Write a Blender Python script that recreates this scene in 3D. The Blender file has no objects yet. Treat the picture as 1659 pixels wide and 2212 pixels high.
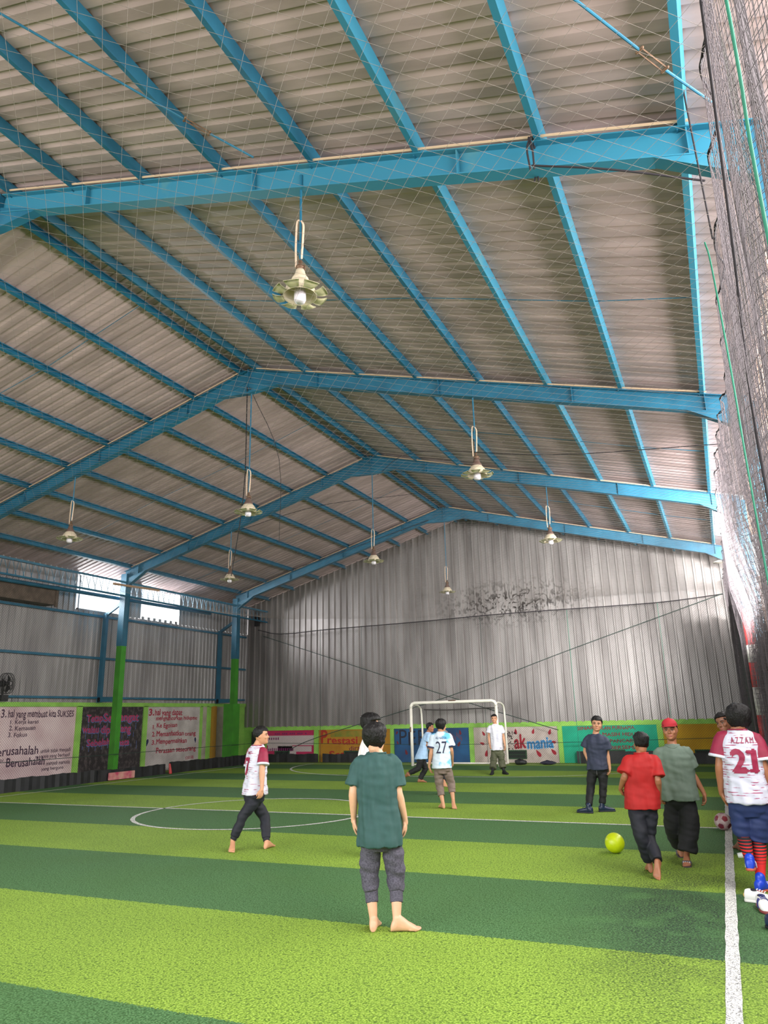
import bpy, bmesh, math, random
import numpy as np
from mathutils import Vector, Matrix, noise
from mathutils.bvhtree import BVHTree
random.seed(7)
C = bpy.context.scene.collection
SC = bpy.context.scene
R = math.radians
# ---------------------------------------------------------------- camera
CAMH = 1.62
F_PX, PITCH, YAW, ROLL = 1575.4, 0.272012, 0.418668, -0.0239759
cam_d = bpy.data.cameras.new('camera')
cam = bpy.data.objects.new('camera', cam_d)
C.objects.link(cam)
SC.camera = cam
cam_d.sensor_fit = 'HORIZONTAL'
cam_d.sensor_width = 36.0
cam_d.lens = 36.0 * F_PX / 1659.0
cam_d.clip_end = 300
fw = Vector((-math.sin(YAW)*math.cos(PITCH), math.cos(YAW)*math.cos(PITCH), math.sin(PITCH)))
r0 = Vector((math.cos(YAW), math.sin(YAW), 0))
u0 = r0.cross(fw)
rr = r0*math.cos(ROLL) + u0*math.sin(ROLL)
uu = -r0*math.sin(ROLL) + u0*math.cos(ROLL)
cam.matrix_world = Matrix(((rr.x, uu.x, -fw.x, 0), (rr.y, uu.y, -fw.y, 0), (rr.z, uu.z, -fw.z, CAMH), (0, 0, 0, 1)))
# ---------------------------------------------------------------- light
SC.view_settings.view_transform = 'Standard'
SC.view_settings.look = 'None'
SC.view_settings.gamma = 1.0
SC.view_settings.use_curve_mapping = False
SC.view_settings.exposure = 0.6
W = bpy.data.worlds.new('sky')
SC.world = W
W.use_nodes = True
bgn = W.node_tree.nodes['Background']
bgn.inputs[0].default_value = (0.93, 0.97, 1.0, 1)
bgn.inputs[1].default_value = 1.6
SC.cycles.use_denoising = True
SC.cycles.max_bounces = 7
SC.cycles.diffuse_bounces = 4
SC.cycles.glossy_bounces = 3
SC.cycles.transparent_max_bounces = 8
SC.cycles.caustics_reflective = False
SC.cycles.caustics_refractive = False

def area(name, loc, direction, sx, sy, power, col=(1, 1, 1)):
    d = bpy.data.lights.new(name, 'AREA')
    d.shape = 'RECTANGLE'
    d.size, d.size_y, d.energy, d.color = sx, sy, power, col
    o = bpy.data.objects.new(name, d)
    o.location = loc
    o.rotation_euler = Vector(direction).to_track_quat('-Z', 'Y').to_euler()
    C.objects.link(o)
    return o
# daylight through the open front bay behind the viewer, the open side above the tarpaulin and the left windows
area('daylight_front', (-10.5, -4.4, 4.6), (.08, 1, -.28), 12, 6.0, 1150, (1, .98, .95))
area('daylight_side', (2.6, 13, 5.2), (-1, 0, -.3), 24, 2.6, 2300, (1, .98, .95))
area('daylight_gap', (2.8, 9.6, 4.0), (-4.8, 15.5, -1.3), 2.0, 1.2, 850, (1, .99, .97)).data.spread = R(70)
area('daylight_yard', (4.2, 11, 3.5), (-1, 0, .34), 26, 1.4, 650, (1, .97, .94))
area('daylight_window', (-18.6, 18.5, 5.6), (1, 0, -.45), 5.5, 1.2, 900, (.96, .98, 1))

# ---------------------------------------------------------------- helpers
def lin(r, g, b):
    f = lambda c: (c/255/12.92) if c/255 <= .04045 else ((c/255+.055)/1.055)**2.4
    return (f(r), f(g), f(b), 1)

def mat(name, rgb, rough=.6, metal=0.0, var=0.0, scale=8.0, rgb2=None, stretch=None, bump=0.0, bscale=None, spec=.5, detail=4.0, lo=.35, hi=.65):
    m = bpy.data.materials.new(name)
    m.use_nodes = True
    n, l = m.node_tree.nodes, m.node_tree.links
    b = n['Principled BSDF']
    b.inputs['Roughness'].default_value = rough
    b.inputs['Metallic'].default_value = metal
    b.inputs['Specular IOR Level'].default_value = spec
    c = lin(*rgb)
    b.inputs['Base Color'].default_value = c
    if var or rgb2 or bump:
        t = n.new('ShaderNodeTexCoord')
        mp = n.new('ShaderNodeMapping')
        l.new(t.outputs['Object'], mp.inputs[0])
        if stretch: mp.inputs['Scale'].default_value = stretch
        nz = n.new('ShaderNodeTexNoise')
        nz.inputs['Scale'].default_value = scale
        nz.inputs['Detail'].default_value = detail
        l.new(mp.outputs[0], nz.inputs['Vector'])
        if var or rgb2:
            cr = n.new('ShaderNodeValToRGB')
            c2 = lin(*rgb2) if rgb2 else tuple(x*(1-var) for x in c[:3])+(1,)
            cr.color_ramp.elements[0].color = c2
            cr.color_ramp.elements[1].color = c
            cr.color_ramp.elements[0].position = lo
            cr.color_ramp.elements[1].position = hi
            l.new(nz.outputs[0], cr.inputs[0])
            l.new(cr.outputs[0], b.inputs['Base Color'])
        if bump:
            bp = n.new('ShaderNodeBump')
            bp.inputs['Strength'].default_value = bump
            bp.inputs['Distance'].default_value = .02
            src = nz
            if bscale:
                src = n.new('ShaderNodeTexNoise')
                src.inputs['Scale'].default_value = bscale
                l.new(mp.outputs[0], src.inputs['Vector'])
            l.new(src.outputs[0], bp.inputs['Height'])
            l.new(bp.outputs[0], b.inputs['Normal'])
    return m

def link(name, me, mats=None, parent=None, loc=None):
    o = bpy.data.objects.new(name, me)
    C.objects.link(o)
    if mats:
        for m in (mats if isinstance(mats, (list, tuple)) else [mats]): me.materials.append(m)
    if parent: o.parent = parent
    if loc: o.location = loc
    return o

def obj(name, bm, mats=None, parent=None, smooth=False, loc=None):
    me = bpy.data.meshes.new(name)
    bm.to_mesh(me)
    bm.free()
    if smooth: me.shade_smooth()
    return link(name, me, mats, parent, loc)

def pyd(name, v, f, mats=None, parent=None, smooth=False, loc=None):
    me = bpy.data.meshes.new(name)
    me.from_pydata([tuple(x) for x in v], [], f)
    me.update()
    if smooth: me.shade_smooth()
    return link(name, me, mats, parent, loc)

def tag(o, label, cat, group=None, kind=None):
    if label: o['label'] = label
    if cat: o['category'] = cat
    if group: o['group'] = group
    if kind: o['kind'] = kind
    return o

def thing(name, label, cat, loc=(0, 0, 0), group=None, rz=0):
    o = bpy.data.objects.new(name, None)
    C.objects.link(o)
    o.location = loc
    o.rotation_euler = (0, 0, rz)
    return tag(o, label, cat, group)

def struct(o, label, cat='structure'):
    return tag(o, label, cat, kind='structure')

def dup(root, loc, label):
    r = root.copy(); C.objects.link(r); r.location = loc; r['label'] = label
    for ch in list(root.children):
        c = ch.copy(); C.objects.link(c); c.parent = r
        for g in ch.children:
            d = g.copy(); C.objects.link(d); d.parent = c
    return r

def box(bm, c, s, M=None, mi=0):
    x, y, z = s[0]/2, s[1]/2, s[2]/2
    vs = []
    for dx, dy, dz in ((-1,-1,-1),(1,-1,-1),(1,1,-1),(-1,1,-1),(-1,-1,1),(1,-1,1),(1,1,1),(-1,1,1)):
        p = Vector((dx*x, dy*y, dz*z))
        if M: p = M @ p
        vs.append(bm.verts.new(p + Vector(c)))
    for f in ((3,2,1,0),(4,5,6,7),(0,1,5,4),(1,2,6,5),(2,3,7,6),(3,0,4,7)):
        q = bm.faces.new([vs[i] for i in f]); q.material_index = mi

def beam(bm, p0, p1, prof, up=(0, 0, 1), mi=0):
    """extrude a closed 2-D profile (side, up) from p0 to p1"""
    p0, p1 = Vector(p0), Vector(p1)
    d = (p1-p0).normalized()
    s = d.cross(Vector(up)).normalized()
    u = s.cross(d)
    a = [bm.verts.new(p0+s*x+u*y) for x, y in prof]
    b = [bm.verts.new(p1+s*x+u*y) for x, y in prof]
    n = len(prof)
    for i in range(n):
        q = bm.faces.new((a[i], a[(i+1) % n], b[(i+1) % n], b[i])); q.material_index = mi
    for e in (bm.faces.new(a[::-1]), bm.faces.new(b)): e.material_index = mi

def rect(w, h): return [(-w/2, -h/2), (w/2, -h/2), (w/2, h/2), (-w/2, h/2)]
def iprof(w, h, t=.012, tw=.009):
    return [(-w/2,-h/2),(w/2,-h/2),(w/2,-h/2+t),(tw,-h/2+t),(tw,h/2-t),(w/2,h/2-t),(w/2,h/2),(-w/2,h/2),(-w/2,h/2-t),(-tw,h/2-t),(-tw,-h/2+t),(-w/2,-h/2+t)]
def cprof(w, h, t=.006):
    return [(-w/2,-h/2),(w/2,-h/2),(w/2,-h/2+.02),(w/2-t,-h/2+.02),(w/2-t,-h/2+t),(-w/2+t,-h/2+t),(-w/2+t,h/2-t),(w/2-t,h/2-t),(w/2-t,h/2-.02),(w/2,h/2-.02),(w/2,h/2),(-w/2,h/2)]

def cat_rom(pts, sub):
    if len(pts) < 3 or sub <= 1: return [tuple(p) for p in pts]
    P_ = [np.array(p, float) for p in pts]
    P_ = [2*P_[0]-P_[1]] + P_ + [2*P_[-1]-P_[-2]]
    out = []
    for i in range(1, len(P_)-2):
        a, b, c, d = P_[i-1:i+3]
        for k in range(sub):
            t = k/sub
            out.append(.5*((2*b)+(-a+c)*t+(2*a-5*b+4*c-d)*t*t+(-a+3*b-3*c+d)*t**3))
    out.append(P_[-2])
    return out

def tube(bm, pts, rad, n=10, sub=1, caps=True, mi=0, flat=1.0, fdir=None):
    """tapered tube along pts with rounded ends; flat squashes it along fdir"""
    if not hasattr(rad, '__len__'): rad = [rad]*len(pts)
    q = cat_rom([tuple(p)+(r,) for p, r in zip(pts, rad)], sub)
    P_ = [Vector(x[:3]) for x in q]; rd = [max(1e-4, float(x[3])) for x in q]
    if caps:
        d0 = (P_[0]-P_[1]).normalized(); d1 = (P_[-1]-P_[-2]).normalized()
        pre, post = [], []
        for a in (75, 50, 25):
            s, c = math.sin(R(a)), math.cos(R(a))
            pre.append((P_[0]+d0*rd[0]*s, rd[0]*c)); post.insert(0, (P_[-1]+d1*rd[-1]*s, rd[-1]*c))
        P_ = [x[0] for x in pre]+P_+[x[0] for x in post]
        rd = [x[1] for x in pre]+rd+[x[1] for x in post]
    t = (P_[1]-P_[0]).normalized()
    ref = Vector(fdir) if fdir else (Vector((0, 0, 1)) if abs(t.z) < .9 else Vector((1, 0, 0)))
    nrm = (ref-t*ref.dot(t)).normalized()
    rings = []
    for i, p in enumerate(P_):
        if 0 < i < len(P_)-1: t = (P_[i+1]-P_[i-1]).normalized()
        elif i: t = (P_[i]-P_[i-1]).normalized()
        if fdir: nrm = Vector(fdir)
        nrm = (nrm-t*nrm.dot(t)).normalized()
        b = t.cross(nrm)
        rings.append([bm.verts.new(p+nrm*(math.cos(2*math.pi*k/n)*rd[i]*flat)+b*(math.sin(2*math.pi*k/n)*rd[i])) for k in range(n)])
    for a, b in zip(rings, rings[1:]):
        for k in range(n):
            f = bm.faces.new((a[k], a[(k+1) % n], b[(k+1) % n], b[k])); f.material_index = mi
    for e in (bm.faces.new(rings[0][::-1]), bm.faces.new(rings[-1])): e.material_index = mi

def loft(bm, rings, n=24, e=2.0, mi=0):
    """rings: (centre, axis_x, axis_y, rx, ry_front, ry_back)"""
    prev, first = None, None
    for c, ax, ay, rx, rf, rb in rings:
        vs = []
        for k in range(n):
            a = 2*math.pi*k/n
            ca, sa = math.cos(a), math.sin(a)
            x = math.copysign(abs(ca)**(2/e), ca)*rx
            y = math.copysign(abs(sa)**(2/e), sa)*(rf if sa > 0 else rb)
            vs.append(bm.verts.new(Vector(c)+Vector(ax)*x+Vector(ay)*y))
        if prev:
            for k in range(n):
                f = bm.faces.new((prev[k], prev[(k+1) % n], vs[(k+1) % n], vs[k])); f.material_index = mi
        else: first = vs
        prev = vs
    f = bm.faces.new(first[::-1]); f.material_index = mi
    f = bm.faces.new(prev); f.material_index = mi

def ball(bm, c, r, M=None, seg=16, mi=0):
    """ellipsoid with radii r, optionally turned by the 3x3 matrix M"""
    T = Matrix.Translation(Vector(c)) @ ((M or Matrix.Identity(3)).to_4x4() @ Matrix.Diagonal((r[0], r[1], r[2], 1)))
    g = bmesh.ops.create_uvsphere(bm, u_segments=seg, v_segments=max(6, seg*2//3), radius=1, matrix=T)
    for v in g['verts']:
        for f in v.link_faces: f.material_index = mi

def lathe(bm, prof, n=32, c=(0, 0, 0), mi=0):
    rings = [[bm.verts.new((c[0]+r*math.cos(2*math.pi*k/n), c[1]+r*math.sin(2*math.pi*k/n), c[2]+z)) for k in range(n)] for r, z in prof]
    for a, b in zip(rings, rings[1:]):
        for k in range(n):
            f = bm.faces.new((a[k], a[(k+1) % n], b[(k+1) % n], b[k])); f.material_index = mi

def strands(name, lines, rad, m, parent=None):
    """many thin three-sided cords as one mesh; lines: list of (n,3) arrays"""
    V, Fc, base = [], [], 0
    ang = np.array([0, 2.094, 4.189])
    for L in lines:
        L = np.asarray(L, float)
        t = np.gradient(L, axis=0)
        t /= np.linalg.norm(t, axis=1, keepdims=True)+1e-12
        ref = np.where(np.abs(t[:, 2:3]) < .9, np.array([[0, 0, 1.]]), np.array([[1., 0, 0]]))
        s = np.cross(t, ref); s /= np.linalg.norm(s, axis=1, keepdims=True)
        u = np.cross(s, t)
        v = L[:, None, :]+rad*(np.cos(ang)[None, :, None]*s[:, None, :]+np.sin(ang)[None, :, None]*u[:, None, :])
        V.append(v.reshape(-1, 3))
        k = len(L)
        i = np.arange(k-1)[:, None]*3+base
        for a, b in ((0, 1), (1, 2), (2, 0)):
            Fc.append(np.hstack([i+a, i+b, i+3+b, i+3+a]))
        base += 3*k
    V = np.vstack(V); Fc = np.vstack(Fc)
    me = bpy.data.meshes.new(name)
    me.vertices.add(len(V)); me.vertices.foreach_set('co', V.astype(np.float32).ravel())
    me.loops.add(Fc.size); me.loops.foreach_set('vertex_index', Fc.astype(np.int32).ravel())
    me.polygons.add(len(Fc)); me.polygons.foreach_set('loop_start', (np.arange(len(Fc))*4).astype(np.int32))
    me.update(calc_edges=True)
    me.validate()
    return link(name, me, m, parent)

def remeshed(bm, voxel, smooth=2, fac=.5):
    """one continuous surface from overlapping closed shapes"""
    me = bpy.data.meshes.new('shape')
    bmesh.ops.recalc_face_normals(bm, faces=bm.faces)
    bm.to_mesh(me); bm.free()
    o = bpy.data.objects.new('shape', me)
    C.objects.link(o)
    md = o.modifiers.new('r', 'REMESH'); md.mode = 'VOXEL'; md.voxel_size = voxel
    if smooth:
        s = o.modifiers.new('s', 'SMOOTH'); s.factor = fac; s.iterations = smooth
    dg = bpy.context.evaluated_depsgraph_get()
    out = bpy.data.meshes.new_from_object(o.evaluated_get(dg))
    bpy.data.objects.remove(o); bpy.data.meshes.remove(me)
    out.shade_smooth()
    return out

def text_mesh(body, size, bold=0.0, align='LEFT', spacing=1.0):
    cu = bpy.data.curves.new('lettering', 'FONT')
    cu.body, cu.size, cu.offset, cu.align_x, cu.space_character = body, size, bold, align, spacing
    cu.resolution_u = 3
    o = bpy.data.objects.new('lettering', cu)
    C.objects.link(o)
    dg = bpy.context.evaluated_depsgraph_get()
    me = bpy.data.meshes.new_from_object(o.evaluated_get(dg))
    bpy.data.objects.remove(o); bpy.data.curves.remove(cu)
    return me

def lettering(name, lines, M, m, parent, jitter=0.0):
    """lines: (text, x, y, height, width or None, bold); laid on the plane M (x right, y up, z out)"""
    o = None
    for i, (s, x, y, hgt, wid, bold) in enumerate(lines):
        me = text_mesh(s, 1.0, 0)
        co = np.empty(len(me.vertices)*3); me.vertices.foreach_get('co', co); co = co.reshape(-1, 3)
        w0, w1 = co[:, 0].min(), co[:, 0].max()
        sx = (wid/(w1-w0)) if wid else hgt
        rnd = random.Random(len(s)+i)
        ph = rnd.uniform(0, 6)
        bm = bmesh.new()
        e = bold*.9          # heavier brush strokes: the same letter laid down a few times, slightly apart
        for j, (dx, dy) in enumerate(((0, 0), (e, 0), (-e, 0), (0, e), (0, -e)) if bold > .01 else ((0, 0),)):
            vs = [bm.verts.new(M @ Vector((x+(p[0]+dx-w0)*sx, y+((p[1]+dy)*hgt/.73)*(1+.05*math.sin(p[0]*3+ph))+hgt*.05*math.sin(p[0]*1.9+ph), .004+.0002*j))) for p in co]
            for pl in me.polygons:
                try: bm.faces.new([vs[k] for k in pl.vertices])
                except ValueError: pass
        bpy.data.meshes.remove(me)
        o = obj(name, bm, m, parent)
    return o
# ================================================================ materials of the place
M_BLUE = mat('blue_paint', (34, 104, 132), .45, 0, rgb2=(26, 88, 114), scale=2.5, bump=.05, bscale=40)
M_BLUE2 = mat('blue_paint_worn', (46, 120, 146), .5, 0, rgb2=(84, 128, 132), scale=3.0, lo=.22, hi=.42, stretch=(1, .5, 1))
M_GREENP = mat('green_paint', (62, 150, 30), .5, 0, var=.25, scale=3)
M_LIME = mat('lime_paint', (150, 205, 88), .7, 0, rgb2=(132, 182, 76), scale=3)
M_ROOF = mat('galvanised_roof', (184, 160, 160), .55, .1, rgb2=(152, 132, 130), scale=1.6, stretch=(.35, 2.5, 1), bump=.04, bscale=60)
M_SHEET = mat('galvanised_sheet', (168, 163, 162), .42, .35, rgb2=(138, 133, 133), scale=1.2, stretch=(2.5, 2.5, .35))
M_BLACK = mat('black_rubber', (30, 30, 34), .55, 0, rgb2=(18, 18, 20), scale=6)
M_STEEL = mat('rusty_steel', (120, 92, 72), .6, .4, var=.4, scale=12)
M_ROPE = mat('black_rope', (34, 28, 34), .8)
M_GROPE = mat('green_rope', (38, 120, 96), .7)
M_DGROPE = mat('dark_green_rope', (28, 50, 44), .7)
M_NETW = mat('pale_net_cord', (128, 118, 112), .8)
M_NETD = mat('dark_net_cord', (58, 54, 52), .8)
M_NETB = mat('purple_black_net_cord', (88, 80, 84), .8)
M_WHITE = mat('white_paint', (226, 220, 208), .45, 0, var=.1, scale=9)
M_CONC = mat('concrete', (160, 150, 140), .85, 0, var=.2, scale=2)

def turf():
    m = bpy.data.materials.new('striped_turf'); m.use_nodes = True
    n, l = m.node_tree.nodes, m.node_tree.links
    b = n['Principled BSDF']; b.inputs['Roughness'].default_value = .75; b.inputs['Specular IOR Level'].default_value = .25
    def node(t, **k):
        x = n.new(t)
        for a, v in k.items(): setattr(x, a, v)
        return x
    def math_(op, a, b_=None, c_=None):
        x = node('ShaderNodeMath', operation=op)
        for i, v in enumerate((a, b_, c_)):
            if v is None: continue
            if isinstance(v, (int, float)): x.inputs[i].default_value = v
            else: l.new(v, x.inputs[i])
        return x.outputs[0]
    def noise_(scale, stretch=(1, 1, 1), detail=2):
        mp = node('ShaderNodeMapping'); mp.inputs['Scale'].default_value = stretch
        l.new(tc.outputs['Object'], mp.inputs[0])
        z = node('ShaderNodeTexNoise'); z.inputs['Scale'].default_value = scale; z.inputs['Detail'].default_value = detail
        l.new(mp.outputs[0], z.inputs['Vector']); return z.outputs[0]
    def mix(f, a, b_, mode='MIX'):
        x = node('ShaderNodeMix', data_type='RGBA', blend_type=mode)
        for i, v in ((0, f), (6, a), (7, b_)):
            if isinstance(v, (int, float, tuple)): x.inputs[i].default_value = v
            else: l.new(v, x.inputs[i])
        return x.outputs[2]
    def step(v, lo, hi):
        x = node('ShaderNodeMapRange'); x.inputs[1].default_value = lo; x.inputs[2].default_value = hi
        l.new(v, x.inputs[0]); return x.outputs[0]
    tc = node('ShaderNodeTexCoord')
    sp = node('ShaderNodeSeparateXYZ'); l.new(tc.outputs['Object'], sp.inputs[0])
    fib = noise_(80, (1, 1, 1), 3); fib2 = noise_(34, (1.3, .9, 1), 4); big = noise_(.9)
    yy = math_('ADD', sp.outputs[1], math_('MULTIPLY', math_('SUBTRACT', fib2, .5), .09))
    fr = math_('FRACT', math_('DIVIDE', math_('ADD', yy, .11+40), 4.0))
    stripe = math_('LESS_THAN', fr, .5)
    fmix = step(fib, .4, .6)
    light = mix(fmix, lin(92, 124, 30), lin(158, 188, 76))
    dark = mix(fmix, lin(46, 84, 42), lin(92, 132, 84))
    col = mix(stripe, dark, light)
    col = mix(math_('MULTIPLY', step(fib2, .54, .64), .6), col, lin(38, 66, 22))
    col = mix(math_('MULTIPLY', step(big, .4, .7), .18), col, lin(70, 100, 40))
    # loose black rubber granules worn in along the near touch line
    dx = math_('DIVIDE', math_('SUBTRACT', sp.outputs[0], -.55), 1.0)
    dy = math_('DIVIDE', math_('SUBTRACT', sp.outputs[1], 7.2), 3.0)
    rad = math_('SQRT', math_('ADD', math_('MULTIPLY', dx, dx), math_('MULTIPLY', dy, dy)))
    zone = math_('SUBTRACT', 1.0, step(rad, .25, 1.05))
    gr = math_('MULTIPLY', math_('MULTIPLY', step(noise_(60, (1, 1, 1), 3), .44, .54), zone), step(noise_(2.2), .3, .5))
    col = mix(math_('MULTIPLY', gr, .85), col, lin(28, 34, 36))
    l.new(col, b.inputs['Base Color'])
    bp = node('ShaderNodeBump'); bp.inputs['Strength'].default_value = .55; bp.inputs['Distance'].default_value = .02
    l.new(math_('ADD', fib, fib2), bp.inputs['Height']); l.new(bp.outputs[0], b.inputs['Normal'])
    return m
M_TURF = turf()

def line_mat():
    m = mat('white_turf_line', (232, 232, 226), .8, rgb2=(112, 112, 116), scale=110, lo=.40, hi=.52, detail=2, bump=.5)
    return m
M_LINE = line_mat()

# ================================================================ setting
LX, RX, RIDGE = -17.5, .95, -8.05
Y0, Y1 = -2.2, 25.2
def ztop(x): return 8.68-.276*abs(x-RIDGE)      # roof sheet
def zraf(x): return ztop(x)-.135                # top of the rafters

bm = bmesh.new(); box(bm, (-8.3, 11.5, -.05), (18.6, 27.6, .1))
struct(obj('floor', bm, M_TURF), 'green artificial turf pitch in light and dark stripes', 'floor')
bm = bmesh.new(); box(bm, (-8, 20, -.16), (160, 130, .1))
struct(obj('ground', bm, M_CONC), 'pale concrete ground outside the hall', 'ground')

def corr(name, u0, u1, period, depth, fn, m, label, cat='wall', prof=((0, 0), (.56, 0), (.63, 1), (.7, 1), (1, 0))):
    """trapezoid corrugated sheet: fn(u, offset) -> (start point, end point)"""
    us = []
    n = int(round((u1-u0)/period))
    for k in range(n):
        for a, b in prof[:-1]: us.append((u0+(k+a)*period, b*depth))
    us.append((u0+n*period, 0))
    v, f = [], []
    for u, o in us:
        a, b = fn(u, o); v += [a, b]
    for i in range(len(us)-1): f.append((2*i, 2*i+2, 2*i+3, 2*i+1))
    return struct(pyd(name, v, f, m), label, cat)

sl = Vector((-.276, 0, -1)).normalized()
def roof_r(xe):
    return lambda y, o: ((RIDGE, y, ztop(RIDGE)+o), (xe, y, ztop(xe)+o))
corr('ceiling_right', Y0, 17.6, .2, .028, roof_r(1.0), M_ROOF, 'right slope of the corrugated metal roof', 'ceiling')
corr('ceiling_right', 17.6, 22.4, .2, .028, roof_r(.38), M_ROOF, 'far right bay of the corrugated roof with a bright gap at its eave', 'ceiling')
corr('ceiling_right', 22.4, 25.4, .2, .028, roof_r(1.0), M_ROOF, 'last corrugated roof strip on the right beside the far gable', 'ceiling')
corr('ceiling_left', Y0, 25.4, .2, .028, lambda y, o: ((-17.75, y, ztop(-17.75)+o), (RIDGE, y, ztop(RIDGE)+o)), M_ROOF, 'left slope of the corrugated metal roof', 'ceiling')
bm = bmesh.new(); beam(bm, (RIDGE, Y0, 8.72), (RIDGE, 25.4, 8.72), [(-.25, -.05), (0, .02), (.25, -.05), (.25, -.04), (0, .035), (-.25, -.04)])
struct(obj('trim_ridge', bm, M_STEEL), 'metal ridge cap over the roof', 'trim')

# dirt splashes on the far gable where balls have struck
def wall_far_mat():
    m = mat('galvanised_gable', (162, 156, 154), .38, .55, rgb2=(128, 122, 120), scale=1.0, stretch=(2.5, 2.5, .3))
    n, l = m.node_tree.nodes, m.node_tree.links
    b = n['Principled BSDF']
    src = b.inputs['Base Color'].links[0].from_socket
    tc = n.new('ShaderNodeTexCoord')
    mp = n.new('ShaderNodeMapping'); mp.inputs['Location'].default_value = (6.3/3.4, 0, -5.35/1.0); mp.inputs['Scale'].default_value = (1/3.4, 0, 1/1.0)
    l.new(tc.outputs['Object'], mp.inputs[0])
    ln = n.new('ShaderNodeVectorMath'); ln.operation = 'LENGTH'; l.new(mp.outputs[0], ln.inputs[0])
    mr = n.new('ShaderNodeMapRange'); mr.inputs[1].default_value = 1.0; mr.inputs[2].default_value = .2; l.new(ln.outputs['Value'], mr.inputs[0])
    nz = n.new('ShaderNodeTexNoise'); nz.inputs['Scale'].default_value = 3.2; nz.inputs['Detail'].default_value = 6; nz.inputs['Distortion'].default_value = 2.5
    l.new(tc.outputs['Object'], nz.inputs['Vector'])
    m2 = n.new('ShaderNodeMapRange'); m2.inputs[1].default_value = .5; m2.inputs[2].default_value = .6; l.new(nz.outputs[0], m2.inputs[0])
    mu = n.new('ShaderNodeMath'); mu.operation = 'MULTIPLY'; l.new(mr.outputs[0], mu.inputs[0]); l.new(m2.outputs[0], mu.inputs[1])
    mx = n.new('ShaderNodeMix'); mx.data_type = 'RGBA'; l.new(mu.outputs[0], mx.inputs[0]); l.new(src, mx.inputs[6]); mx.inputs[7].default_value = lin(40, 34, 32)
    l.new(mx.outputs[2], b.inputs['Base Color'])
    return m
corr('wall_far', -17.6, .98, .262, -.06, lambda x, o: ((x, 25.22+o, 1.28), (x, 25.22+o, ztop(x)-.02)), wall_far_mat(), 'tall far gable of ribbed grey metal sheeting', prof=((0, 0), (.66, 0), (.72, 1), (.92, 1), (1, 0)))
bm = bmesh.new(); box(bm, (-8.2, 25.32, .65), (19, .16, 1.3))
for x, w in ((-16.49, .08), (-14.235, .19), (-11.105, .14), (-8.12, .16), (-5.075, .15), (-1.965, .17)): box(bm, (x, 25.21, .57), (w, .06, 1.14))
box(bm, (-8.2, 25.23, 1.225), (18.6, .06, .15))
struct(obj('wall_far_lower', bm, M_LIME), 'low lime green block wall below the far sheeting', 'wall')

# left wall
bm = bmesh.new(); box(bm, (LX-.08, 11.4, 1.1), (.16, 27.6, 2.2))
box(bm, (LX+.02, 11.4, 2.14), (.07, 27.6, .12))
for y in (12.5, 16.7, 19.5, 22.42, 22.78): box(bm, (LX+.02, y, 1.05), (.07, .2 if y < 22 else .12, 2.1))
struct(obj('wall_left', bm, M_LIME), 'lime green framed block wall along the left side', 'wall')
lw = lambda z0, z1: (lambda y, o: ((LX+.01+o, y, z0), (LX+.01+o, y, z1)))
pr = ((0, 0), (.62, 0), (.7, 1), (.92, 1), (1, 0))
corr('wall_left_sheet', Y0, 25.2, .2, .035, lw(2.2, 4.93), M_SHEET, 'ribbed grey sheeting above the left block wall', prof=pr)
for a, b, t in ((Y0, 16.3, 'ribbed upper sheet left of the bright openings'), (18.0, 18.95, 'narrow ribbed sheet between the two bright openings'), (20.95, 25.2, 'ribbed upper sheet right of the bright openings')):
    corr('wall_left_upper', a, b, .19 if b-a < 2 else .2, .035, lw(4.93, 6.1), M_SHEET, t, prof=pr)
bm = bmesh.new()
for y in (16.3, 18.0): box(bm, (LX, y, 5.45), (.06, .05, 1.05))
box(bm, (LX, 17.15, 4.95), (.06, 1.75, .04))
struct(obj('window_1', bm, M_SHEET), 'bright open gap in the left upper wall, left of the green and blue column', 'window')
bm = bmesh.new()
for y in (18.95, 20.95): box(bm, (LX, y, 5.45), (.06, .05, 1.05))
for k in range(7): box(bm, (LX, 19.1+.28*k, 4.97), (.05, .13, .09))
struct(obj('window_2', bm, M_SHEET), 'bright open gap with a toothed sill in the left upper wall', 'window')
bm = bmesh.new(); box(bm, (LX+.3, 13.4, 5.12), (.46, 3.3, .52)); box(bm, (LX+.54, 15.02, 5.1), (.05, .08, .6))
tag(obj('plywood_box', bm, mat('weathered_plywood', (104, 88, 76), .8, var=.45, scale=5)), 'weathered brown board casing high on the left wall', 'board')

# right side: dark tarpaulin, outside wall
bm = bmesh.new()
vs = []
N = 90
for k in range(N+1):
    y = 8.2+(25.15-8.2)*k/N
    x = .98+.03*math.sin(y*2.1)+.02*math.sin(y*5.3)
    vs.append((bm.verts.new((x, y, 0)), bm.verts.new((x+.01, y, (3.1 if y < 20.5 else 4.1)+.06*math.sin(y*1.1)))))
for a, b in zip(vs, vs[1:]): bm.faces.new((a[0], b[0], b[1], a[1]))
struct(obj('wall_right', bm, mat('dark_tarpaulin', (34, 42, 40), .6, var=.5, scale=2, stretch=(1, 1, .2)), smooth=True), 'dark tarpaulin wall behind the side net', 'wall')
bm = bmesh.new(); box(bm, (9, 31, 3.2), (16, .3, 6.4)); box(bm, (7.0, 12, 3.1), (.3, 38, 6.2))
struct(obj('wall_outside', bm, mat('outside_brick', (158, 128, 112), .9, var=.3, scale=3)), 'pinkish brick wall of the yard outside', 'wall')

corr('outside_awning', Y0, 25.0, .2, .028, lambda y, o: ((1.12, y, 6.75+o), (6.6, y, 7.5+o)), mat('rusty_awning', (176, 146, 130), .8, var=.3, scale=2), 'rust-tinted awning roof over the yard beyond the side net', 'awning')
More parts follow.
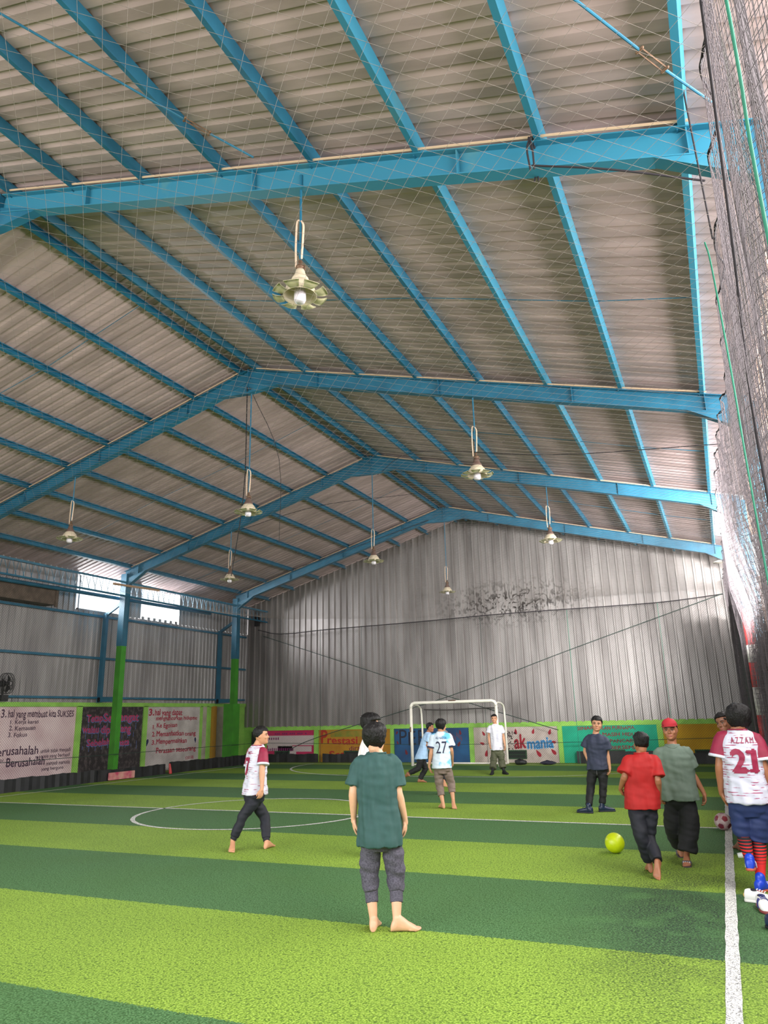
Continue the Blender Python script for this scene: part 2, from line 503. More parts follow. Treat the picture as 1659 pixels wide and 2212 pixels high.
# pitch lines
def flat_path(name, pts, w, label):
    v, f = [], []
    for i, p in enumerate(pts):
        a = pts[max(0, i-1)]; b = pts[min(len(pts)-1, i+1)]
        d = Vector((b[0]-a[0], b[1]-a[1])).normalized()
        ww = w*(1+.05*math.sin(i*1.7)+.05*math.sin(i*4.1))
        for s in (-.5, .5): v.append((p[0]-d.y*ww*s, p[1]+d.x*ww*s, .004))
    for i in range(len(pts)-1): f.append((2*i, 2*i+1, 2*i+3, 2*i+2))
    return struct(pyd(name, v, f, M_LINE), label, 'pitch line')
ln = lambda a, b, n: [(a[0]+(b[0]-a[0])*k/n, a[1]+(b[1]-a[1])*k/n) for k in range(n+1)]
arc = lambda c, r, a0, a1, n: [(c[0]+r*math.cos(R(a0+(a1-a0)*k/n)), c[1]+r*math.sin(R(a0+(a1-a0)*k/n))) for k in range(n+1)]
flat_path('touch_line', ln((-.17, -.6), (-.2, 24.4), 160), .088, 'speckled white touch line running down the right of the pitch')
flat_path('touch_line', ln((-15.68, -.6), (-15.68, 24.4), 160), .075, 'thin white touch line along the left wall')
flat_path('halfway_line', ln((-15.68, 11.93), (-.2, 11.9), 120), .075, 'white halfway line across the pitch')
flat_path('goal_line', ln((-15.68, 24.4), (-.2, 24.4), 100), .07, 'white goal line at the far end')
flat_path('centre_circle', arc((-7.95, 11.9), 2.12, 0, 360, 110), .075, 'white centre circle on the pitch')
flat_path('goal_area_line', arc((-9.4, 24.0), 4.45, 176, 270, 40)+arc((-6.3, 24.0), 4.45, 270, 364, 40), .07, 'white curved goal area line in front of the far goal')

# ================================================================ steel frame
FY = (5.62, 11.45, 17.32, 23.2)
fn = ('nearest', 'second', 'third', 'far gable')
where = ('nearest blue roof frame, crossing high over the front of the pitch', 'second blue roof frame, its ridge at the middle of the hall', 'third blue roof frame, on the green and blue column between the black and white murals', 'last blue roof frame, just in front of the far gable')
M_COL = [M_BLUE, M_GREENP]
for i, y in enumerate(FY):
    t = thing('portal_frame', where[i], 'roof frame', (RIDGE, y, 0), 'blue steel roof frames')
    for s, nm in ((1, 'rafter'), (-1, 'rafter')):
        xe = .86 if s > 0 else -16.62
        bm = bmesh.new()
        a = (0, 0, zraf(RIDGE)-.14); b = (xe-RIDGE, 0, zraf(xe)-.14)
        beam(bm, a, b, iprof(.15, .28))
        d = (Vector(b)-Vector(a))
        for q in (.18, .46, .72, .94):
            box(bm, Vector(a)+d*q, (.012, .14, .26))
        # haunch at the eave
        e = xe-RIDGE
        for yy in (-.07, .07):
            pass
        v = [bm.verts.new(p) for p in ((e, -.07, zraf(xe)-.55), (e-s*.85, -.07, zraf(xe-s*.85)-.27), (e, -.07, zraf(xe)-.27), (e, .07, zraf(xe)-.55), (e-s*.85, .07, zraf(xe-s*.85)-.27), (e, .07, zraf(xe)-.27))]
        for f in ((0, 1, 2), (3, 5, 4), (0, 3, 4, 1), (0, 2, 5, 3), (1, 4, 5, 2)): bm.faces.new([v[k] for k in f])
        bmesh.ops.recalc_face_normals(bm, faces=bm.faces)
        obj(nm, bm, M_BLUE if i else M_BLUE2, t)
        # cleats where the purlins bolt on
        for k in range(8):
            bm = bmesh.new()
            px = s*(.2+1.166*k)
            box(bm, (px-s*.05, 0, zraf(RIDGE+px)+.05), (.012, .1, .11))
            box(bm, (px-s*.06, .03, zraf(RIDGE+px)+.06), (.03, .02, .02)); box(bm, (px-s*.06, -.03, zraf(RIDGE+px)+.06), (.03, .02, .02))
            obj('purlin_cleat', bm, M_BLUE, t)
    bm = bmesh.new()
    z = zraf(RIDGE)
    v = [bm.verts.new((x, yy, zz)) for yy in (-.06, .06) for x, zz in ((-.75, z-.27-.2), (0, z-.52), (.75, z-.27-.2), (0, z-.2))]
    for f in ((0, 1, 2, 3), (7, 6, 5, 4), (0, 4, 5, 1), (1, 5, 6, 2)): bm.faces.new([v[k] for k in f])
    box(bm, (0, 0, z-.24), (.02, .16, .5))
    obj('apex_plate', bm, M_BLUE, t)
    for x, zs in ((-16.62, (3.85, 3.8)[i == 3]), (.86, 2.0)):
        bm = bmesh.new()
        zt = zraf(x)-.1
        box(bm, (x-RIDGE, 0, zs/2), (.2, .2, zs), mi=1)
        box(bm, (x-RIDGE, 0, (zs+zt)/2), (.2, .2, zt-zs), mi=0)
        for w in (-.1, .1): box(bm, (x-RIDGE, w, (zs+zt)/2), (.22, .015, zt-zs-.01), mi=0)
        obj('column', bm, M_COL, t)
    bm = bmesh.new(); tube(bm, [(-s_, -.1, zraf(RIDGE-s_)+.025) for s_ in (8.3, 6, 4, 2, .2)], .011, 6, 1); tube(bm, [(s_, -.1, zraf(RIDGE+s_)+.025+.012*math.sin(s_*3)) for s_ in (.2, 2, 4, 6, 8.4)], .013, 6, 3)
    o = obj('conduit', bm, mat('beige_conduit', (196, 168, 140), .6), t); o['label'] = 'beige cable conduit along the rafter'

ords = ('first', 'second', 'third', 'fourth', 'fifth', 'sixth', 'seventh', 'eighth')
for s, side in ((1, 'right'), (-1, 'left')):
    for k in range(8):
        x = RIDGE+s*(.2+1.166*k)
        bm = bmesh.new()
        prof = [(-a*s, b) for a, b in cprof(.06, .13)]
        beam(bm, (x, Y0+.1, ztop(x)-.068), (x, 25.15, ztop(x)-.068), prof, up=(.2688*s*-1*-1, 0, .963))
        bmesh.ops.recalc_face_normals(bm, faces=bm.faces)
        lab = 'blue roof purlin, %s down from the ridge on the %s slope' % (ords[k], side)
        if k == 0: lab = 'blue ridge purlin on the %s slope, right at the top of the roof' % side
        tag(obj('roof_purlin', bm, M_BLUE2 if (s > 0 and k > 4) else M_BLUE), lab, 'purlin', 'blue roof purlins')
# thin sag rods halfway along each bay
for s, side in ((1, 'right'), (-1, 'left')):
    for y, bay in ((2.7, 'nearest bay'), (8.5, 'second bay'), (14.4, 'third bay'), (20.2, 'far bay')):
        bm = bmesh.new()
        tube(bm, [(RIDGE+s*d, y+.1*(i % 2), ztop(RIDGE+s*d)-.08) for i, d in enumerate((.2, 2.5, 4.9, 7.2, 8.36))], .006, 6)
        tag(obj('sag_rod', bm, M_BLUE), 'thin blue rod tying the purlins in the %s of the %s slope' % (bay, side), 'rod', 'blue sag rods')
for a, q, b, lab in (((-1.9, 1.85, 6.75), (.13, 4.66, 6.13), (.5, 5.16, 6.05), 'blue bracing rod with a turnbuckle at the top right corner'), ((-5.6, 2.0, 7.72), (-4.02, 4.7, 7.29), (-3.7, 5.2, 7.2), 'thin blue bracing rod with a turnbuckle over the left of the nearest frame')):
    t = thing('bracing_rod', lab, 'rod', a, 'blue bracing rods')
    A, Q, B = Vector(a), Vector(q), Vector(b)
    d = (B-A).normalized()
    bm = bmesh.new(); tube(bm, [A-A, Q-A-d*.13], .011, 8); tube(bm, [Q-A+d*.13, B-A], .011, 8); obj('rod', bm, M_BLUE, t)
    bm = bmesh.new(); sd = d.cross(Vector((0, 0, 1))).normalized()*.018
    for w in (-1, 1): tube(bm, [Q-A-d*.12+sd*w, Q-A+d*.12+sd*w], .006, 6)
    for w in (-1, 1): tube(bm, [Q-A+d*.13*w-sd*1.4, Q-A+d*.13*w+sd*1.4], .012, 8)
    obj('turnbuckle', bm, M_STEEL, t)

# left wall rails, posts, girder
for z, r, lab in ((2.34, .03, 'lowest blue rail on the left sheeting, just above the block wall'), (3.52, .035, 'middle blue rail across the left sheeting'), (4.8, .035, 'upper blue rail on the left sheeting, under the bright openings')):
    bm = bmesh.new(); box(bm, (LX+.1, 11.4, z), (.05, 27.2, r*2)); tag(obj('wall_rail', bm, M_BLUE), lab, 'rail', 'blue rails of the left wall')
bm = bmesh.new(); tube(bm, [(LX+.64, Y0+.2, 5.28), (LX+.64, 11, 5.28), (LX+.64, 21.9, 5.38)], .055, 12); tag(obj('wall_pipe', bm, M_BLUE), 'thick blue pipe crossing the bright openings on the left wall', 'pipe')
for y, lab in ((5.62, 'blue wall post beside the nearest left column'), (11.45, 'blue wall post beside the second left column'), (17.32, 'blue wall post left of the green and blue column by the black mural'), (23.2, 'blue wall post behind the green corner column')):
    t = thing('wall_post', lab, 'post', (LX+.16, y, 2.2), 'blue posts of the left wall')
    bm = bmesh.new(); box(bm, (0, 0, 1.35), (.14, .1, 2.7)); obj('post', bm, M_BLUE, t)
    bm = bmesh.new(); box(bm, (.36, 0, .08), (.8, .1, .14)); obj('base_bracket', bm, M_BLUE, t)
    bm = bmesh.new(); beam(bm, (0, 0, 2.66), (.72, 0, 3.05), rect(.07, .1)); obj('top_bracket', bm, M_BLUE, t)
t = thing('eave_girder', 'blue lattice girder laced with cord along the left eave', 'girder', (-16.55, 12, 5.5))
bm = bmesh.new(); box(bm, (0, 0, .3), (.08, 27, .06)); obj('top_chord', bm, M_BLUE, t)
bm = bmesh.new(); box(bm, (0, 0, -.12), (.06, 27, .05)); obj('bottom_chord', bm, M_BLUE, t)
bm = bmesh.new()
for k in range(108): tube(bm, [(.03, -13.4+.25*k, .3), (.03, -13.4+.25*k+.17, -.12)], .008, 5, caps=False); tube(bm, [(-.03, -13.4+.25*k, .3), (-.03, -13.4+.25*k-.08, -.12)], .008, 5, caps=False)
obj('lacing', bm, M_BLUE, t)
bm = bmesh.new(); tube(bm, [(-16.42, 16.6, 5.66), (-16.42, 18.6, 5.74)], .035, 8); tag(obj('bamboo_pole', bm, mat('bamboo', (176, 140, 110), .6)), 'short tan pole lashed to the eave beside the blue column', 'pole')
# corner pillar, yellow post, pale boards
bm = bmesh.new(); box(bm, (-16.7, 23.2, 1.08), (.42, .42, 2.16)); bmesh.ops.bevel(bm, geom=list(bm.edges), offset=.008)
tag(obj('corner_pillar', bm, M_GREENP), 'thick bright green pillar in the far left corner', 'pillar')
bm = bmesh.new(); box(bm, (LX+.05, 23.15, 1.05), (.1, .22, 2.1)); tag(obj('wall_post_yellow', bm, mat('ochre_paint', (176, 128, 28), .7)), 'ochre yellow upright on the left wall near the green pillar', 'post')
M_BLK = mat('block_wall', (186, 176, 158), .85, rgb2=(160, 148, 130), scale=2.0)
bm = bmesh.new(); box(bm, (LX+.02, 23.75, 1.04), (.05, .95, 2.08)); box(bm, (LX+.02, 22.6, 1.04), (.05, .26, 2.08)); struct(obj('wall_left_block', bm, M_BLK), 'bare pale block wall beside the green pillar', 'wall')
bm = bmesh.new(); box(bm, (-16.82, 25.2, .56), (.6, .08, 1.12)); struct(obj('door_1', bm, mat('dark_doorway', (14, 24, 20), .8)), 'small dark doorway in the far left corner', 'door')
# rubber skirting
def skirt(name, a, b, hgt, label):
    a, b = Vector(a), Vector(b)
    n = max(2, int((b-a).length/.12)); d = (b-a).normalized(); s = Vector((-d.y, d.x, 0))
    bm = bmesh.new(); rows = []
    for k in range(n+1):
        p = a+(b-a)*k/n
        w = .01*math.sin(k*1.3)+.007*math.sin(k*3.1)
        hh = hgt+.01*math.sin(k*.7)+.007*math.sin(k*2.3)
        rows.append([bm.verts.new(p+s*(w+o)+Vector((0, 0, z))) for o, z in ((0, 0), (.015, hh), (.035, hh), (.03, 0))])
    for p, q in zip(rows, rows[1:]):
        for i in range(4): bm.faces.new((p[i], p[(i+1) % 4], q[(i+1) % 4], q[i]))
    bm.faces.new(rows[0][::-1]); bm.faces.new(rows[-1])
    bmesh.ops.recalc_face_normals(bm, faces=bm.faces)
    return struct(obj(name, bm, M_BLACK, smooth=False), label, 'skirting')
skirt('baseboard_left', (-16.38, 2, 0), (-16.38, 16.75, 0), .32, 'black rubber skirting below the pink mural')
skirt('baseboard_left', (-16.34, 16.5, 0), (-16.38, 19.35, 0), .3, 'black rubber skirting below the black mural')
skirt('baseboard_left', (-16.38, 19.55, 0), (-16.38, 24.6, 0), .34, 'black rubber skirting below the white mural')
skirt('baseboard_far', (-14.05, 25.02, 0), (-17.3, 25.02, 0), .3, 'black rubber skirting below the pink far mural')
skirt('baseboard_far', (-11.35, 25.02, 0), (-13.85, 25.02, 0), .3, 'black rubber skirting below the yellow lettered mural')
skirt('baseboard_far', (-2.2, 25.02, 0), (-4.55, 25.02, 0), .37, 'black rubber skirting below the teal mural')
skirt('baseboard_far', (.3, 25.02, 0), (-1.1, 25.02, 0), .3, 'black rubber skirting below the plain yellow mural')
bm = bmesh.new(); box(bm, (-16.28, 17.35, .12), (.06, 1.0, .2)); bmesh.ops.bevel(bm, geom=list(bm.edges), offset=.015)
tag(obj('painted_board', bm, mat('pink_streaked_board', (190, 140, 128), .7, rgb2=(170, 60, 90), scale=4)), 'small pink streaked board lying along the foot of the column', 'board')
bm = bmesh.new(); tube(bm, [(-16.3, 19.5, .02), (-16.32, 19.47, .28)], [.05, .03], 8); tag(obj('red_peg', bm, mat('red_plastic', (170, 40, 40), .5)), 'small red peg in the gap of the left rubber skirting', 'peg')
# ================================================================ nets
def diag_lines(u0, u1, v0, v1, step, fn, seg):
    """both diagonals of a square mesh over the rectangle, mapped by fn(u, v)"""
    out = []
    for sgn in (1, -1):
        c0, c1 = (u0-v1, u1-v0) if sgn > 0 else (u0+v0, u1+v1)
        c = c0+step/2
        while c < c1:
            if sgn > 0: a, b = max(v0, u0-c), min(v1, u1-c)
            else: a, b = max(v0, c-u1), min(v1, c-u0)
            if b-a > step*.4:
                n = max(2, int((b-a)/seg)+1)
                v = np.linspace(a, b, n); u = c+sgn*v
                out.append(np.stack(fn(u, v), axis=1))
            c += step
    return out

NX0, NX1, NY1 = -16.42, .43, 24.68
def znet(x, y):
    edge = np.clip((x-NX0)/(NX1-NX0), 0, 1)
    return 5.2+.12*np.sin(edge*np.pi*3+.6)*np.sin(y*.55)-.1*np.sin(edge*np.pi)+.25*np.exp(-(x-NX0)/1.0)
strands_o = strands('ceiling_net', diag_lines(NX0, NX1, -.4, NY1, .176, lambda u, v: (u, v, znet(u, v)), .6), .0013, M_NETW)
tag(strands_o, 'pale square-mesh net stretched under the whole roof', 'net')
o = strands('far_net', diag_lines(NX0, NX1, 0, 4.86, .07, lambda u, v: (u, np.full_like(u, NY1)+.04*np.sin(u*1.3), v), 1.2), .0024, M_NETD)
tag(o, 'dark diamond-mesh ball net hanging in front of the far wall', 'net')
o = strands('left_net', diag_lines(1.0, NY1, 0, 5.35, .07, lambda u, v: (np.full_like(u, NX0)+.03*np.sin(u*1.1), u, v), 1.2), .0024, M_NETD)
tag(o, 'dark diamond-mesh ball net hanging along the left murals', 'net')

def xnet(y, z, k):
    top = np.clip((5.3-z)/3.5, 0, 1)
    f = .035+.055*top
    bulge = -.10*np.exp(-((y-13.5)/2.2)**2)*np.clip((z-3.2)/2.2, 0, 1)+.05*np.clip((y-14)/10, 0, 1)*(1-np.clip((z-3)/2, 0, 1))
    bulge = bulge-.05*np.exp(-((y-3.4)/1.2)**2)+.06*np.exp(-((y-8.4)/1.0)**2)
    out = .17*np.clip((3.9-z)/.9, 0, 1)*np.clip((y-6.5)/2, 0, 1)*np.clip((17.6-y)/1.2, 0, 1)
    return .45+out+k*.07+bulge+f*np.sin(y*7.3+.5*np.sin(z*1.1)+k*1.7)+.18*f*np.sin(y*17.1+z*.5+k)
def ztop_side(y): return 5.3+.12*np.sin(y*.9-2.2)
def side_layer(k, dy, dz):
    L = []
    zs = np.linspace(0, 1, 46)
    for y in np.arange(1.6, 24.55, dy):
        zt = ztop_side(y); z = zt*zs
        yy = y+.02*np.sin(z*1.6+y*3)
        L.append(np.stack([xnet(yy, z, k), yy, z], axis=1))
    ys = np.arange(1.6, 24.6, .05)
    for t in np.arange(.004, 1.0, dz/5.3):
        z = t*ztop_side(ys)-.05*np.abs(np.sin(ys*1.82+k))*(.2+t)
        L.append(np.stack([xnet(ys, z, k), ys, z], axis=1))
    return L
t = thing('side_net', 'gathered grey and black net curtain hanging down the right side of the pitch', 'net')
strands('inner_layer', side_layer(0, .034, .085), .0019, M_NETB, t)
strands('outer_layer', side_layer(1.4, .034, .05), .0016, M_NETD, t)
ys = np.arange(1.6, 24.6, .03)
strands('edge_rope', [np.stack([xnet(ys, ztop_side(ys), 0)-.004, ys, ztop_side(ys)+.008*np.sin(ys*40)], axis=1), np.stack([xnet(ys, ztop_side(ys)-.03, 0), ys+.02, ztop_side(ys)+.008*np.cos(ys*37)], axis=1)], .008, M_ROPE, t)

def rope(name, pts, r, m, label, sub=6, cat='rope', grp=None):
    bm = bmesh.new(); tube(bm, pts, r, 7, sub)
    return tag(obj(name, bm, m, smooth=True), label, cat, grp)
rope('net_rope', [(.36, 3.35, 5.12), (.37, 3.67, 4.73), (.37, 4.03, 4.0), (.36, 4.38, 3.11), (.4, 4.6, 1.4), (.42, 4.7, .02)], .008, M_ROPE, 'dark purple rope falling in front of the right side net')
rope('net_rope', [(.37, 2.66, 5.2), (.38, 2.70, 4.37), (.38, 2.72, 4.04), (.38, 2.79, 3.3), (.4, 2.8, .02)], .007, M_GROPE, 'bright green rope beside the right picture edge, high on the net')
rope('net_rope', [(.34, 5.76, 5.25), (.36, 5.8, 5.1), (.36, 5.6, 4.41), (.36, 5.5, 3.82), (.36, 5.44, 2.98), (.4, 5.4, .02)], .007, M_GROPE, 'thin green cord running down the middle of the right side net')
rope('stay_rope', [(-.93, 5.49, 6.27), (-.3, 5.5, 6.0), (.4, 5.62, 5.72)], .009, M_ROPE, 'black rope tied round the nearest frame and slanting to the right')
rope('stay_rope', [(.33, 5.2, 6.27), (.36, 5.44, 5.85), (.4, 5.76, 5.27)], .007, M_ROPE, 'black cord from the last right purlin down to the net corner')
bm = bmesh.new()
for d in (-.02, .015): tube(bm, [(-.93+d, 5.5, zraf(-.93)-.34), (-.93+d*1.3, 5.46, zraf(-.93)-.14), (-.93-d, 5.52, zraf(-.93)+.01), (-.93, 5.72, zraf(-.93)-.14), (-.93+d, 5.66, zraf(-.93)-.34)], .009, 6, 4)
tag(obj('rope_lashing', bm, M_ROPE), 'black rope lashing wrapped round the nearest frame', 'rope')
rope('far_rope', [(-16.62, 24.7, 5.02), (-15.5, 24.66, 4.79), (-13.34, 24.66, 4.83), (-10.02, 24.66, 4.85), (-6.55, 24.66, 4.9), (-3.16, 24.66, 4.88), (-1.33, 24.66, 4.88), (.38, 24.66, 4.98)], .016, M_ROPE, 'black rope along the top of the far net', 8)
rope('far_rope', [(-16.42, 24.62, .72), (-8.25, 24.6, .62), (-.98, 24.62, .74), (.4, 24.62, .8)], .008, M_DGROPE, 'thin dark rope threaded low across the far net', 6)
rope('diagonal_rope', [(-16.3, 24.6, 4.75), (-8.67, 24.6, 2.2), (-5.0, 24.6, 1.04)], .012, M_DGROPE, 'dark rope slanting down to the right across the far net', 5)
rope('diagonal_rope', [(.36, 24.58, 4.98), (-4.73, 24.58, 3.45), (-8.67, 24.58, 2.2), (-13.8, 24.58, .91), (-15.4, 24.6, .3)], .012, M_DGROPE, 'dark rope slanting down to the left across the far net', 5)
rope('left_rope', [(-16.4, 1.2, .82), (-16.4, 12, .72), (-16.42, 24.6, .72)], .008, M_DGROPE, 'thin dark rope threaded low along the left net', 6)
for x, lab in ((-13.75, 'vertical dark cord on the far net over the pink mural'), (-12.0, 'vertical dark cord on the far net over the yellow lettered mural'), (-7.4, 'vertical dark cord on the far net above the goal'), (-4.4, 'vertical green cord on the far net over the teal mural'), (-1.55, 'vertical green cord on the far net over the plain yellow mural')):
    rope('tie_rope', [(x, 24.63, 4.86), (x, 24.63, .02)], .007, M_DGROPE if x < -5 else M_GROPE, lab, 1)
rope('hanging_rope', [(-8.0, 11.3, 8.1), (-10.0, 14.1, 6.9), (-12.62, 17.3, 5.6)], .012, M_ROPE, 'black rope from the second ridge down past the left lamp', 4)
rope('hanging_rope', [(-7.95, 11.3, 8.1), (-9.0, 14.1, 7.6), (-11.0, 17.3, 6.45)], .007, M_ROPE, 'thinner black rope from the second ridge toward the third frame', 4)
rope('hanging_cable', [(-16.4, 22.4, 6.1), (-14.5, 22.8, 6.75), (-12.7, 23, 7.2), (-8.6, 23.1, 8.15)], .009, M_ROPE, 'black cable drooping along the far left roof', 5)
rope('roof_cable', [(-12.65, 17.45, 7.0), (-10.4, 18.5, 7.75), (-8.1, 20.4, 8.3)], .008, M_ROPE, 'black cable under the third left roof bay', 5)
rope('roof_cable', [(-8.0, 17.6, 8.1), (-6, 15.4, 7.7), (-2.4, 13.2, 6.3), (.5, 12.0, 5.6)], .007, M_ROPE, 'thin black cable under the right roof slope', 5)

# ================================================================ lamps
M_LAMP = mat('cream_enamel', (212, 196, 170), .4, var=.15, scale=10)
M_PETAL = mat('grey_green_petal', (200, 192, 158), .4, 0, rgb2=(172, 164, 130), scale=9)
M_CAPB = mat('brown_cap', (104, 82, 74), .5, .2)
M_BULB = mat('milky_bulb', (206, 198, 206), .3)
M_CORD = mat('beige_cord', (216, 188, 164), .6)
def make_lamp(loc, top, label):
    t = thing('pendant_lamp', label, 'lamp', loc, 'petal pendant lamps')
    bm = bmesh.new(); tube(bm, [(0, 0, .44), (0, 0, top-loc[2])], .013, 8); obj('rod', bm, M_BLUE, t)
    bm = bmesh.new(); tube(bm, [(-.05, 0, .36), (-.055, 0, .6), (-.045, 0, .86), (-.02, 0, .9), (.03, 0, .84), (.03, .0, .7), (.015, 0, .44)], .011, 7, 4); obj('cord_loop', bm, M_CORD, t, True)
    bm = bmesh.new(); lathe(bm, [(.0, .42), (.02, .41), (.02, .36), (.045, .345), (.045, .32), (.02, .31), (.02, .29), (.03, .285)], 14)
    tube(bm, [(-.055, 0, .37), (-.02, 0, .33), (.04, 0, .35), (.05, .01, .3)], .009, 6, 3)
    obj('hook', bm, M_STEEL, t, True)
    bm = bmesh.new(); lathe(bm, [(.0, .3), (.045, .3), (.05, .27), (.06, .24), (.085, .2), (.1, .13), (.095, .13), (.05, .22), (.0, .24)], 24); obj('cap', bm, M_CAPB if loc[1] > 7 else M_LAMP, t, True)
    bm = bmesh.new(); lathe(bm, [(.09, .17), (.13, .12), (.165, .04), (.17, .0), (.165, .0), (.158, .04), (.12, .11), (.08, .155), (.0, .16)], 32); obj('shade', bm, M_LAMP, t, True)
    for k in range(8):
        a0 = 2*math.pi*k/8+.2
        v, f = [], []
        for i in range(5):
            s = i/4
            for j in range(5):
                w = (j/4-.5)*(.54+.06*s)
                r = .168+.11*s
                z = .012-.02*s+.035*s*s-.012*math.cos(w*4)
                for dz in (0, .005): v.append((r*math.cos(a0+w), r*math.sin(a0+w), z+dz))
        ix = lambda i, j, d: (i*5+j)*2+d
        for i in range(4):
            for j in range(4):
                f.append((ix(i, j, 0), ix(i, j+1, 0), ix(i+1, j+1, 0), ix(i+1, j, 0)))
                f.append((ix(i, j, 1), ix(i+1, j, 1), ix(i+1, j+1, 1), ix(i, j+1, 1)))
        for i in range(4):
            for j in (0, 4): f.append((ix(i, j, 0), ix(i+1, j, 0), ix(i+1, j, 1), ix(i, j, 1)))
            for j2 in (0, 4): f.append((ix(j2, i, 0), ix(j2, i, 1), ix(j2, i+1, 1), ix(j2, i+1, 0)))
        pyd('petal', v, f, M_PETAL, t, True)
    bm = bmesh.new(); lathe(bm, [(.0, -.075), (.03, -.075), (.05, -.065), (.06, -.04), (.06, .06), (.05, .1), (.03, .12), (.0, .14)], 24); obj('bulb', bm, M_BULB, t, True)
    return t
LZ = 5.52
lamps = [(-3.36, 5.6, 5.70, 'large nearest petal lamp hanging under the first blue frame'),
         (-3.34, 11.45, LZ, 'petal lamp on the right half of the second frame'),
         (-8.0, 11.45, LZ-.03, 'petal lamp hanging from the second ridge, by the black ropes'),
         (-12.71, 11.45, LZ, 'leftmost petal lamp, hanging from the left half of the second frame'),
         (-3.32, 17.32, LZ+.05, 'petal lamp on the right half of the third frame, before the gable'),
         (-8.04, 17.32, LZ+.05, 'petal lamp hanging from the third ridge against the gable top'),
         (-12.68, 17.32, LZ, 'petal lamp on the left half of the third frame, above the left windows'),
         (-8.05, 23.2, LZ+.05, 'small far lamp hanging before the dirt splashes on the gable')]
LP = None
for x, y, z, lab in lamps:
    make_lamp((x, y, z), zraf(x)-.1, lab)

# ================================================================ murals
def frame_left(y, z=0, off=.012): return Matrix(((0, 0, 1, LX+off), (1, 0, 0, y), (0, 1, 0, z), (0, 0, 0, 1)))
def frame_far(x, z=0, off=.0): return Matrix(((1, 0, 0, x), (0, 0, -1, 25.225-off), (0, 1, 0, z), (0, 0, 0, 1)))
def mural(M, w, hgt, m, label, name='wall_mural'):
    o = thing(name, label, 'mural', M.translation)
    rot = M.to_3x3().to_4x4()
    bm = bmesh.new(); box(bm, (w/2, hgt/2, -.004), (w, hgt, .012)); bm.transform(rot)
    obj('painted_panel', bm, m, o)
    o['plane'] = 0
    del o['plane']
    return o, rot
def drops(name, lst, rot, m, parent):
    bm = bmesh.new()
    for x, y, s, a in lst:
        n = 14; vs = []
        for k in range(n):
            t = 2*math.pi*k/n
            px, py = math.sin(t)*s*.32*(math.sin(t/2)**1.2), math.cos(t)*s*.5
            vs.append(bm.verts.new(rot @ Vector((x+px*math.cos(a)-py*math.sin(a), y+px*math.sin(a)+py*math.cos(a), .006))))
        bm.faces.new(vs)
    return obj(name, bm, m, parent)
def dabs(name, lst, rot, m, parent, z=.004):
    bm = bmesh.new()
    for x, y, w, h_ in lst: box(bm, rot @ Vector((x, y, z)), tuple(abs(c) for c in (rot @ Vector((w, h_, .003)))))
    return obj(name, bm, m, parent)
INK = mat('dark_purple_lettering', (66, 38, 62), .8)
RED = mat('red_lettering', (166, 34, 62), .8)
CRIM = mat('crimson_paint', (156, 26, 44), .8)
NAVY = mat('navy_lettering', (28, 36, 78), .8)
MAR = mat('maroon_lettering', (120, 34, 58), .8)
# left: pink list
y0 = 12.62
o, rt = mural(frame_left(y0, .0), 16.6-y0, 2.08, mat('pale_pink_wall', (224, 200, 200), .85, rgb2=(200, 170, 172), scale=1.4), 'pale pink mural listing three things that make success, leftmost on the left wall')
L = lambda s, a, b, z, c, bold=.012: (s, a-y0, z, c, b-a, bold)
lettering('lettering', [L('3.', 14.07, 14.23, 1.8, .22), L('hal yang membuat kita', 14.29, 15.87, 1.8, .2, .02), L('SUKSES', 15.92, 16.51, 1.8, .18, .02),
  L('1. Kerja keras', 14.38, 15.29, 1.63, .11, .015), L('2. Kemauan', 14.36, 15.2, 1.46, .12, .015), L('3. Fokus', 14.35, 14.95, 1.29, .12, .015),
  L('Berusahalah', 13.92, 15.37, .83, .23, .016), L('untuk tidak menjadi', 15.46, 16.5, .84, .11, .014), L('manusia yang berhasil', 15.3, 16.49, .7, .1, .014),
  L('tapi', 14.05, 14.29, .68, .1, .01), L('Berusahalah', 14.39, 15.62, .53, .22, .024), L('menjadi manusia', 15.69, 16.52, .5, .11, .014), L('yang berguna', 15.54, 16.3, .37, .09, .014)], rt, INK, o)
# left: black
y0 = 16.8
o, rt = mural(frame_left(y0, .0), 19.4-y0, 2.08, mat('black_streaked_wall', (40, 34, 36), .8, rgb2=(96, 84, 84), scale=3.5, stretch=(1, 2.2, 2), lo=.3, hi=.52, detail=8), 'black mural with dripping pink and blue letters behind the green and blue column')
BL = mat('pale_blue_outline', (92, 112, 168), .8)
L2 = [L('Tetap', 17.03, 17.66, 1.65, .22, .03), L('Semangat', 17.71, 19.2, 1.65, .25, .03), L('walau', 16.9, 17.52, 1.33, .21, .03), L('dipandang', 17.63, 18.88, 1.31, .24, .03), L('Sebelah', 17.11, 18.01, .95, .2, .03), L('mata', 18.31, 18.85, .92, .2, .03)]
lettering('lettering', [(s, x-.012, z-.02, c*1.05, w+.03, b+.03) for s, x, z, c, w, b in L2], rt, BL, o)
bm_ = Matrix.Translation(Vector((.004, 0, 0))) @ rt
lettering('lettering', L2, bm_, mat('pink_lettering', (176, 52, 92), .8), o)
dabs('paint_drip', [(.15+.083*k, (.9, 1.27, 1.58)[k % 3]-.05*((k*7) % 3), .015, .1+.05*((k*5) % 4)) for k in range(28)], rt, BL, o, .002)
